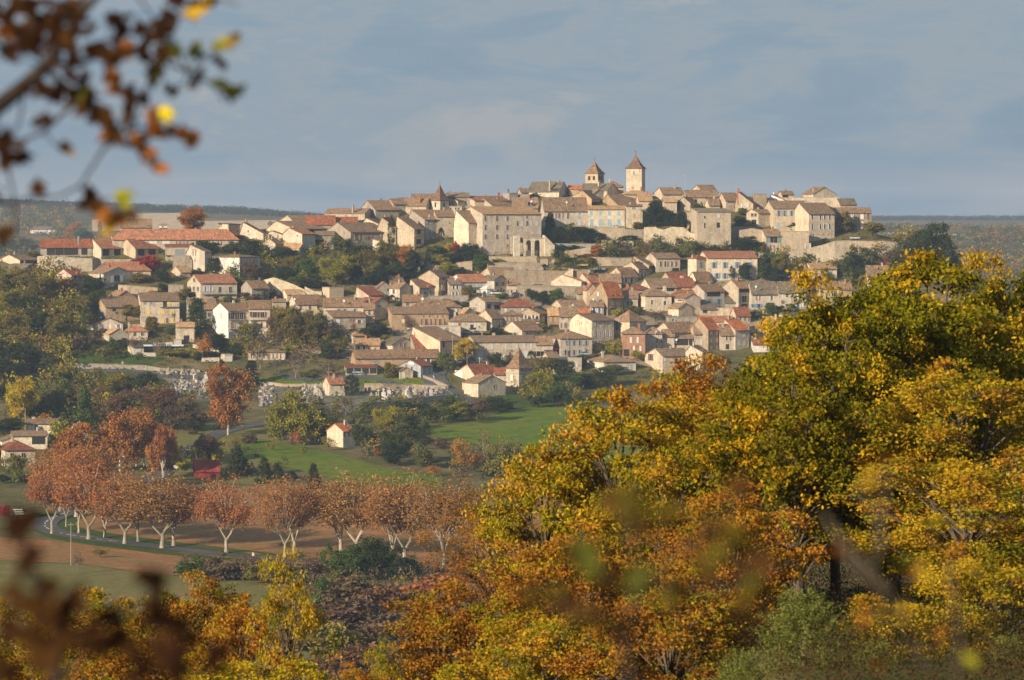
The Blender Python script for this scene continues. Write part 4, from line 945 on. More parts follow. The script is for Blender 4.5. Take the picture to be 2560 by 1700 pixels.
def sign(tile, x, y, w, h, n, label, post=1.6):
    ox, oy, s_ = TILES[tile]; P = place(ox+x/s_, oy+y/s_); s = F/P[1]; e = empty('road_sign', P); tag(e, label, 'sign'); mb = MB()
    for q in (-.5,.5): mb.frustum((q*w/s*.5,0,-.3),.06,(q*w/s*.5,0,post+1.2),.05,6)
    mb.build('posts', MP, e, (.4,.4,.4)); 
    for i in range(n): mb = MB(); mb.box(-w/s/2+i*.35,-.12,post+1.1-i*.62-h/s,w/s/2+i*.25,-.065,post+1.1-i*.62); mb.build('panel', MP, e, (.8,.78,.70))
sign('K',150,1000,24,2.6,3,'stack of white direction panels left of the road bend'); sign('K',1475,600,17,8,1,'white sign board on posts left of the bright red barn',.8)
def make_car(col, label, g='cars parked in the town'):
    e = empty('car', (0,0,0)); tag(e, label, 'car', g)
    mb = MB(); mb.prism([(-2.1,.32),(2.1,.32),(2.12,.72),(1.95,.88),(1.0,.95),(-1.7,1.0),(-2.1,.85)], -.85, .85, 'y'); mb.build('body', MPC, e, col)
    mb = MB(); mb.prism([(1.0,.96),(.45,1.40),(-1.2,1.46),(-1.75,1.01)], -.72, .72, 'y'); mb.build('cabin_glass', MG, e)
    mb = MB(); mb.box(-1.15,-.7,1.462,.42,.7,1.50); mb.build('roof_panel', MPC, e, col)
    for x in (-1.3,1.3):
        for y in (-.82,.82):
            mb = MB(); pts = [(x, y-.1, .32),(x, y+.1, .32)]; mb.tube(pts, [.33,.33], 12); wh = mb.build('wheel', MP, e, (.03,.03,.03))
            mb = MB(); mb.tube([(x,y-.12,.32),(x,y+.12,.32)],[.18,.18],8); mb.build('rim', MP, wh, (.45,.45,.46))
    for y in (-.6,.6): mb = MB(); mb.box(2.05,y-.15,.6,2.14,y+.15,.74); mb.build('headlight', MP, e, (.8,.8,.78))
    return e
MPC = m_paint('car_paint', .3, .5)
for tile, x, y, rz, col, lab in [('H',432,1240,.3,(.50,.50,.50),'silver car parked under the yellow tree'),('H',2132,1165,1.2,(.75,.75,.73),'white car among the small roadside trees'),
    ('H',512,925,.1,(.40,.44,.48),'grey-blue car in front of the carport house'),('H',635,932,.1,(.55,.57,.58),'pale car right of the grey-blue one by the carport house'),
    ('G',1850,835,.5,(.35,.40,.45),'dark blue-grey car on the terrace before the ochre house'),('G',1200,1352,.2,(.32,.44,.52),'light blue van-like car at the glazed workshop'),
    ('B',925,850,.2,(.42,.46,.50),'grey car beside the small stone garage on the left slope'),('H',850,462,.3,(.78,.78,.76),'white car on the terrace road beside the dark-edged gable'),
    ('H',1090,478,.1,(.06,.07,.10),'dark car on the terrace road right of the white one'),('H',1310,470,.1,(.66,.68,.68),'white car half hidden by bushes under the lower retaining wall'),
    ('E',2065,755,.1,(.62,.60,.56),'pale car parked near the plane tree on the upper terrace'),('H',1900,1180,.1,(.35,.42,.46),'blue-grey car under the roadside trees'),('L',760,1,.1,(.5,.2,.1),'rust coloured car left of the workshop shed'),
    ('K',1310,600,.9,(.7,.7,.7),'light car glimpsed on the road through the plane trees')]:
    ox, oy, s_ = TILES[tile]
    if tile == 'L': tile, ox, oy, s_ = 'G', *TG; x, y = 900, 1352
    e = make_car(col, lab); P = place(ox+x/s_, oy+y/s_); e.location = (P[0], P[1], P[2]+.3); e.rotation_euler = (0,0,rz)
# blue tarpaulin and yellow parasol, pool
def tarp():
    P = place(TB[0]+2040/TB[2], TB[1]+790/TB[2]); e = MB(); n = 8
    vs = []; 
    for i in range(n+1):
        for j in range(4): vs.append((i*2.6/n*1.5, j*.9, 1.9+.25*sin(i*1.3)+.15*cos(j*2+i)-j*.1))
    vs += [(x,y,z-.05) for x,y,z in vs]; m = (n+1)*4; fs = []
    for i in range(n):
        for j in range(3): a = i*4+j; fs += [(a,a+4,a+5,a+1),(m+a+1,m+a+5,m+a+4,m+a)]
    e.add(vs, fs); o = e.build('tarpaulin', MP, None, (.05,.16,.38)); o.location = (P[0], P[1]-1, P[2]); tag(o, 'bright blue tarpaulin sagging under the broad grey gable house', 'tarpaulin')
tarp()
def pergola(tile, x0, x1, ytop, yb, col, label):
    ox, oy, s_ = TILES[tile]; P = place(ox+x0/s_, oy+yb/s_); s = F/P[1]; W = (x1-x0)/s_/s; h = (yb-ytop)/s_/s; e = empty('garden_canopy', P); tag(e, label, 'canopy')
    mb = MB(); mb.prism([(-.3,h-.5),(2.8,h),(2.8,h+.12),(-.3,h-.38)], -.2, W+.2, 'x'); mb.build('canopy_top', MP, e, col)
    for x in (0,W-.12):
        for y in (0,2.5): mb = MB(); mb.box(x,y,-.5,x+.12,y+.12,h-.45); mb.build('leg', MP, e, (.3,.27,.22))
pergola('D', 680, 800, 1375, 1440, (.62,.38,.14), 'orange-tan garden canopy on the terrace right of the arcade')
pergola('D', 835, 1000, 1425, 1475, (.40,.44,.50), 'grey-blue garden canopy with tables on the terrace')
e = MB(); P = place(TF[0]+1060/TF[2], TF[1]+778/TF[2]); e.box(-9,-3,-.3,9,0,.35); o = e.build('swimming_pool', MP, None, (.55,.62,.70)); o.location = (P[0],P[1],P[2]+.25); tag(o, 'raised pale-edged swimming pool on the garden terrace', 'pool')
# milestones / hedge posts
po = None
for i, x in enumerate((1135,1203,1272,1340,1405)):
    P = place(TF[0]+x/TF[2], TF[1]+915/TF[2])
    if po is None:
        mb = MB(); mb.box(-.15,-.15,-.3,.15,.15,1.75); mb.frustum((0,0,1.75),.17,(0,0,1.9),.05,4,pi/4); po = mb.build('fence_post', MW, None, (.42,.38,.32))
        o = po
    else: o = po.copy(); COL.objects.link(o)
    o.location = P; tag(o, 'pale concrete post along the long hedge above the cemetery lawn', 'post', 'posts of the hedge fence')
# roadside reflectors / milestone
P = place(633, 1392); mb = MB(); mb.box(-.3,-.2,-.1,.3,.2,.9); mb.frustum((0,0,.9),.34,(0,0,1.15),.12,8); o = mb.build('milestone', MW, None, (.7,.66,.58)); o.location = P; tag(o, 'small white milestone in the leaf strewn field', 'milestone')

# ------------------------------------------------------------ graves
def grave_kinds():
    K = []
    gr = [(.30,.30,.31),(.42,.41,.38),(.13,.14,.17),(.36,.32,.26),(.60,.58,.54),(.22,.20,.21)]
    fl = [(.6,.05,.05),(.85,.62,.05),(.8,.75,.7),(.6,.12,.3),(.75,.35,.06)]
    for k in range(6):
        e = empty('grave', (0,0,-50)); c = gr[k]; mb = MB(); mb.box(-.65,-1.1,-.4,.65,1.1,.45); mb.box(-.55,-1.0,.45,.55,1.0,.6)
        mb.build('slab', MW, e, c); mb = MB()
        if k in (0,2): mb.box(-.55,.85,.604,.55,1.05,1.5)
        elif k == 1: mb.box(-.12,.85,.604,.12,1.02,2.1); mb.box(-.45,.86,1.45,.45,1.01,1.68)
        elif k == 3: mb.prism([(-.55,.604),(.55,.604),(.55,1.3),(0,1.75),(-.55,1.3)], .85, 1.05, 'y')
        elif k == 4: mb.box(-.6,.3,.604,.6,1.05,2.0); mb.prism([(-.7,2.0),(.7,2.0),(0,2.5)], .25, 1.1, 'y'); mb.box(-.1,.6,2.4,.1,.75,3.2); mb.box(-.35,.61,2.8,.35,.74,2.98)
        else: mb.frustum((0,.9,.604),.45,(0,.9,1.7),.28,6)
        mb.build('headstone', MW, e, c)
        for q in range((2,1,2,0,1,1)[k]):
            mb = MB(); x = -.35+.35*q; y = -.6+.4*((q*2+k) % 3); mb.frustum((x,y,.604),.12,(x,y,.85),.17,6); mb.frustum((x,y,.85),.24,(x,y,1.08),.12,7); mb.build('flowers', MP, e, fl[(k+q*2) % 5])
        K.append(e)
    return K
GK = grave_kinds(); GLAB = ['grey grave with upright headstone','pale grave topped by a stone cross','black grave with broad headstone','tan grave with a pointed headstone','white gabled family tomb','dull grave with tapering stone']
def graves(tile, x0, x1, yt, yb_, nx, ny, where, g, skip=.15):
    ox, oy, s_ = TILES[tile]
    for j in range(ny):
        for i in range(nx):
            if random.random() < skip: continue
            x = x0+(x1-x0)*(i+.5+random.uniform(-.22,.22))/nx
            t = (x-x0)/(x1-x0); a = yt[0]+(yt[1]-yt[0])*t; b = yb_[0]+(yb_[1]-yb_[0])*t; y = a+(b-a)*(j+.5+random.uniform(-.2,.2))/ny
            k = random.choices(range(6), [5,4,3,3,1.2,3])[0]; o = copy_tree(GK[k]); P = place(ox+x/s_, oy+y/s_); o.location = P; o.rotation_euler = (0,0,random.uniform(-.25,.25)+random.choice((0,0,.5)))
            sc = random.uniform(1.0,1.35); o.scale = (sc,sc,sc); tag(o, GLAB[k]+' '+where, 'grave', 'graves '+where)
graves('M', 385, 480, (950,950), (962,962), 2, 1, 'at the left end of the cemetery row', 0)
graves('M', 545, 1060, (945,950), (962,966), 11, 1, 'along the upper cemetery wall', 0, .08)
graves('M', 1360, 1704, (1000,1005), (1012,1022), 8, 1, 'in the short row left of the rust tree', 0, .05)
graves('F', 1680, 1780, (1120,1120), (1135,1135), 2, 1, 'beside the pine behind the rust tree', 0)
graves('F', 1080, 1660, (1195,1165), (1400,1400), 10, 5, 'in the field left of the rust tree', 0, .25)
graves('L', 138, 235, (240,245), (385,385), 4, 6, 'between the rust tree and the golden tree', 0)
graves('L', 430, 580, (245,250), (385,385), 5, 6, 'in the cemetery right of the golden tree', 0)
graves('L', 868, 1430, (250,265), (358,300), 15, 4, 'in the cemetery right of the dark yew', 0, .2)
for e in GK:
    for c in list(e.children): bpy.data.objects.remove(c)
    bpy.data.objects.remove(e)
# ------------------------------------------------------------ trees of the middle distance
def leaf_quads(centers, size, rng, flat=.0, k=4):
    n = len(centers); a = rng.normal(size=(n,3)); 
    if flat: a[:,2] *= (1-flat)
    a /= np.linalg.norm(a, axis=1)[:,None]; b = rng.normal(size=(n,3)); b -= a*(a*b).sum(1)[:,None]; b /= np.linalg.norm(b, axis=1)[:,None]
    s = size*rng.uniform(.6,1.35,n)[:,None]
    p = [centers-a*s, centers+b*s*.55, centers+a*s, centers-b*s*.55]
    return np.stack(p, 1)
def crown_mesh(kind, seed):
    """crown in a unit frame: x,y in -1..1, z 0..1 (foot to tip); returns leaf faces, colours and limb tubes"""
    r = np.random.default_rng(seed); cl = []; sz = .075; nl = 42; ncl = 60; tb = MB()
    z0 = .08
    if kind in ('round','thin','bush','pollard','great'):
        if kind == 'bush': z0 = .0
        if kind == 'pollard': z0 = .35
        ncl = 46 if kind == 'thin' else (130 if kind == 'great' else 84)
        lobes = [(r.uniform(-.45,.45), r.uniform(-.45,.45), r.uniform(.22,.80), r.uniform(.40,.60)) for _ in range(9)]
        while len(cl) < ncl:
            L = lobes[r.integers(9)]; v = r.normal(size=3); v /= np.linalg.norm(v); q = np.array([L[0],L[1],z0+(1-z0)*L[2]])+v*np.array([L[3],L[3],L[3]*.45*(1-z0)])*r.uniform(.55,1)
            if abs(q[0]) < 1 and abs(q[1]) < 1 and z0*.8 < q[2] < 1: cl.append(q)
        rad = .20; sz = .074; nl = 46
        if kind == 'great': sz = .040; nl = 90; rad = .16
        if kind == 'thin': nl = 30; sz = .05
    elif kind == 'cone':
        for i in range(70): z = r.uniform(.05,1); R = (1-z)**.8*.95; a = r.uniform(0,2*pi); q = r.uniform(.5,1); cl.append(np.array([cos(a)*R*q, sin(a)*R*q, z]))
        rad = .16; sz = .075
    elif kind == 'column':
        for i in range(70): z = r.uniform(.03,1); R = .85*min(1,(1-z)*3.2)**.7*min(1,.55+z*1.5); a = r.uniform(0,2*pi); cl.append(np.array([cos(a)*R*.75, sin(a)*R*.75, z]))
        rad = .2; sz = .085; nl = 40
    elif kind == 'cedar':
        for lay in range(9):
            z = .12+lay*.095; R = (1-z)*.9+.15
            for i in range(8): a = r.uniform(0,2*pi); q = r.uniform(.3,1); cl.append(np.array([cos(a)*R*q, sin(a)*R*q, z+r.uniform(-.02,.02)]))
        rad = .2; sz = .07
    elif kind == 'palm':
        pts = []
        for i in range(26):
            a = r.uniform(0,2*pi); el = r.uniform(-.5,1.2)
            for t in np.linspace(.1,1,26): pts.append((cos(a)*cos(el)*t, sin(a)*cos(el)*t, .78+.25*sin(el)*t-.28*t*t))
        P = np.array(pts)+r.normal(size=(len(pts),3))*.015; V = leaf_quads(P, .09, r); c = np.ones((len(V),3))*r.uniform(.6,1.3,(len(V),1)); tb.tube([(0,0,-.05),(.03,0,.4),(0,0,.8)],[.09,.08,.08],7); return V, c, tb
    C = []; K = []
    for q in cl:
        flat = .35 if kind == 'cedar' else .8
        p = q+r.normal(size=(nl,3))*np.array([rad,rad,rad*flat*.5])*.55; C.append(p)
        tone = r.uniform(.78,1.22); wm = r.uniform(-.12,.16); K.append(np.ones((nl,3))*np.array([tone*(1+wm), tone, tone*(1-wm*.6)])*r.uniform(.72,1.3,(nl,1)))
    C = np.concatenate(C); K = np.concatenate(K); V = leaf_quads(C, sz, r); ctr = V.mean(1, keepdims=True)
    V = ctr+(V-ctr)*np.array([1,1,dict(cone=.45,column=.2,cedar=.4,bush=.8).get(kind,.52)])
    if kind not in ('bush',):
        tr = .035 if kind != 'pollard' else .05
        tb.tube([(0,0,-.06),(.0,.01,.2),(.02,0,.45 if kind in ('round','thin','pollard','great') else .85)],[tr*1.3,tr,tr*.55],7)
        if kind in ('round','thin','pollard','great'):
            for q in cl[::4 if kind != 'thin' else 2]:
                m = np.array([q[0]*.35, q[1]*.35, .25+(q[2]-.25)*.6]); tb.tube([(0,0,.18+r.uniform(0,.12)), m, q],[tr*.55,tr*.35,tr*.1],4)
    return V, K, tb
def bare_mesh(seed, spread=1.0, leaves=0, trunk=.2):
    r = np.random.default_rng(seed); tb = MB(); tips = []
    def grow(p, d, L, rad, lev):
        d = d/np.linalg.norm(d); q = p+d*L*.5+r.normal(size=3)*L*.05; e = q+(d+np.array([0,0,.08]))*L*.5
        tb.tube([p,q,e],[rad,rad*.8,rad*.6],4 if lev > 1 else 6)
        if lev >= 4: tips.append(e); return
        for k in range(3 if lev < 3 else 4):
            nd = d+r.normal(size=3)*np.array([.62,.62,.32])*spread+np.array([0,0,.12]); grow(e if k else q, nd, L*.68, rad*.58, lev+1)
    p0 = np.array([0,0,-.05]); tb.tube([p0,(0,0,trunk)],[.035,.026],7)
    for k in range(4): a = k*pi/2+r.uniform(-.4,.4); grow(np.array([0,0,trunk*.97]), np.array([cos(a)*.75*spread, sin(a)*.75*spread, .8]), .27, .018, 1)
    V = None; c = None
    if leaves:
        T = np.array(tips); idx = r.integers(len(T), size=leaves); P = T[idx]+r.normal(size=(leaves,3))*.06; V = leaf_quads(P, .032, r); c = np.ones((leaves,3))*r.uniform(.6,1.35,(leaves,1))
    return V, c, tb
PROTO = {}
def proto(kind, i):
    k = (kind, i)
    if k in PROTO: return PROTO[k]
    sd = hash(kind) % 1 + sum(map(ord, kind))*7+i*13
    if kind == 'bare': V, c, tb = bare_mesh(sd, 1.0, 500, .15)
    elif kind == 'plane': V, c, tb = bare_mesh(sd, .85, 4200, .20)
    elif kind == 'planebig': V, c, tb = bare_mesh(sd, .9, 9000, .18)
    else: V, c, tb = crown_mesh(kind, sd)
    PROTO[k] = (quads_mesh('crown', V, c), tb.mesh('trunk') if tb.v else None); return PROTO[k]
TC_ = dict(d=(.038,.050,.015), D=(.026,.037,.017), g=(.055,.085,.020), o=(.13,.105,.022), y=(.42,.30,.018), Y=(.24,.22,.025), r=(.30,.12,.045), R=(.26,.03,.03), b=(.12,.085,.050), O=(.36,.16,.03),
           B=(.13,.09,.052), c=(.026,.040,.018), G=(.085,.125,.02), v=(.16,.09,.045), q=(.10,.105,.035))
KN = dict(r='round', t='thin', b='bare', c='column', k='cone', e='cedar', p='palm', s='bush', l='pollard', P='plane', Q='planebig')
KNAME = dict(r='broadleaf_tree', t='broadleaf_tree', b='bare_tree', c='cypress', k='conifer', e='cedar_tree', p='palm_tree', s='shrub', l='pollarded_tree', P='plane_tree', Q='plane_tree')
CN = dict(d='dark green', D='very dark green', g='green', o='olive-ochre', y='bright yellow', Y='yellow-green', r='rust-brown', R='crimson', b='grey-brown', O='orange', B='purple-brown', c='dark green', G='fresh green', v='brown', q='grey-green')
TN = [0]
def tree(tile, x, yb, yt, w, kc, label, group=None, bark=None, D=None, cat=None):
    kind, cc = kc[0], kc[1]; ox, oy, s_ = TILES[tile]; P = place_far(ox+x/s_, oy+yb/s_) if D else place(ox+x/s_, oy+yb/s_); s = F/P[1]; TN[0] += 1; r = random.Random(TN[0])
    zf = ZC-(oy+yb/s_-HZ)/F*P[1]; h = (yb-yt)/s_/s; R = w/s_/s/2*(1.22 if kc[0] in 'rtsle' else 1.1)
    me, tr = proto('great' if kind in 'rt' and R > 5.2 else KN[kind], r.randrange(3)); e = empty(KNAME[kind], (P[0], P[1], min(zf, P[2]) if D is None else P[2]), r.uniform(0,6.28))
    tag(e, label, cat or ('shrub' if kind == 's' else 'tree'), group)
    if D is not None: h = max(h, 1)
    sx = R*r.uniform(.97,1.05); c = TC_[cc]; j = r.uniform(.85,1.18)*(1.5 if cc in 'dDgcqo' else 1.15)
    o = link('crown', me, ML, e, tuple(q*j*r.uniform(.95,1.05) for q in c)); o.scale = (sx, R, h)
    if tr is not None:
        t = link('trunk', tr, MBK, e, bark or (.10,.085,.06)); t.scale = (sx, R, h)
    return e
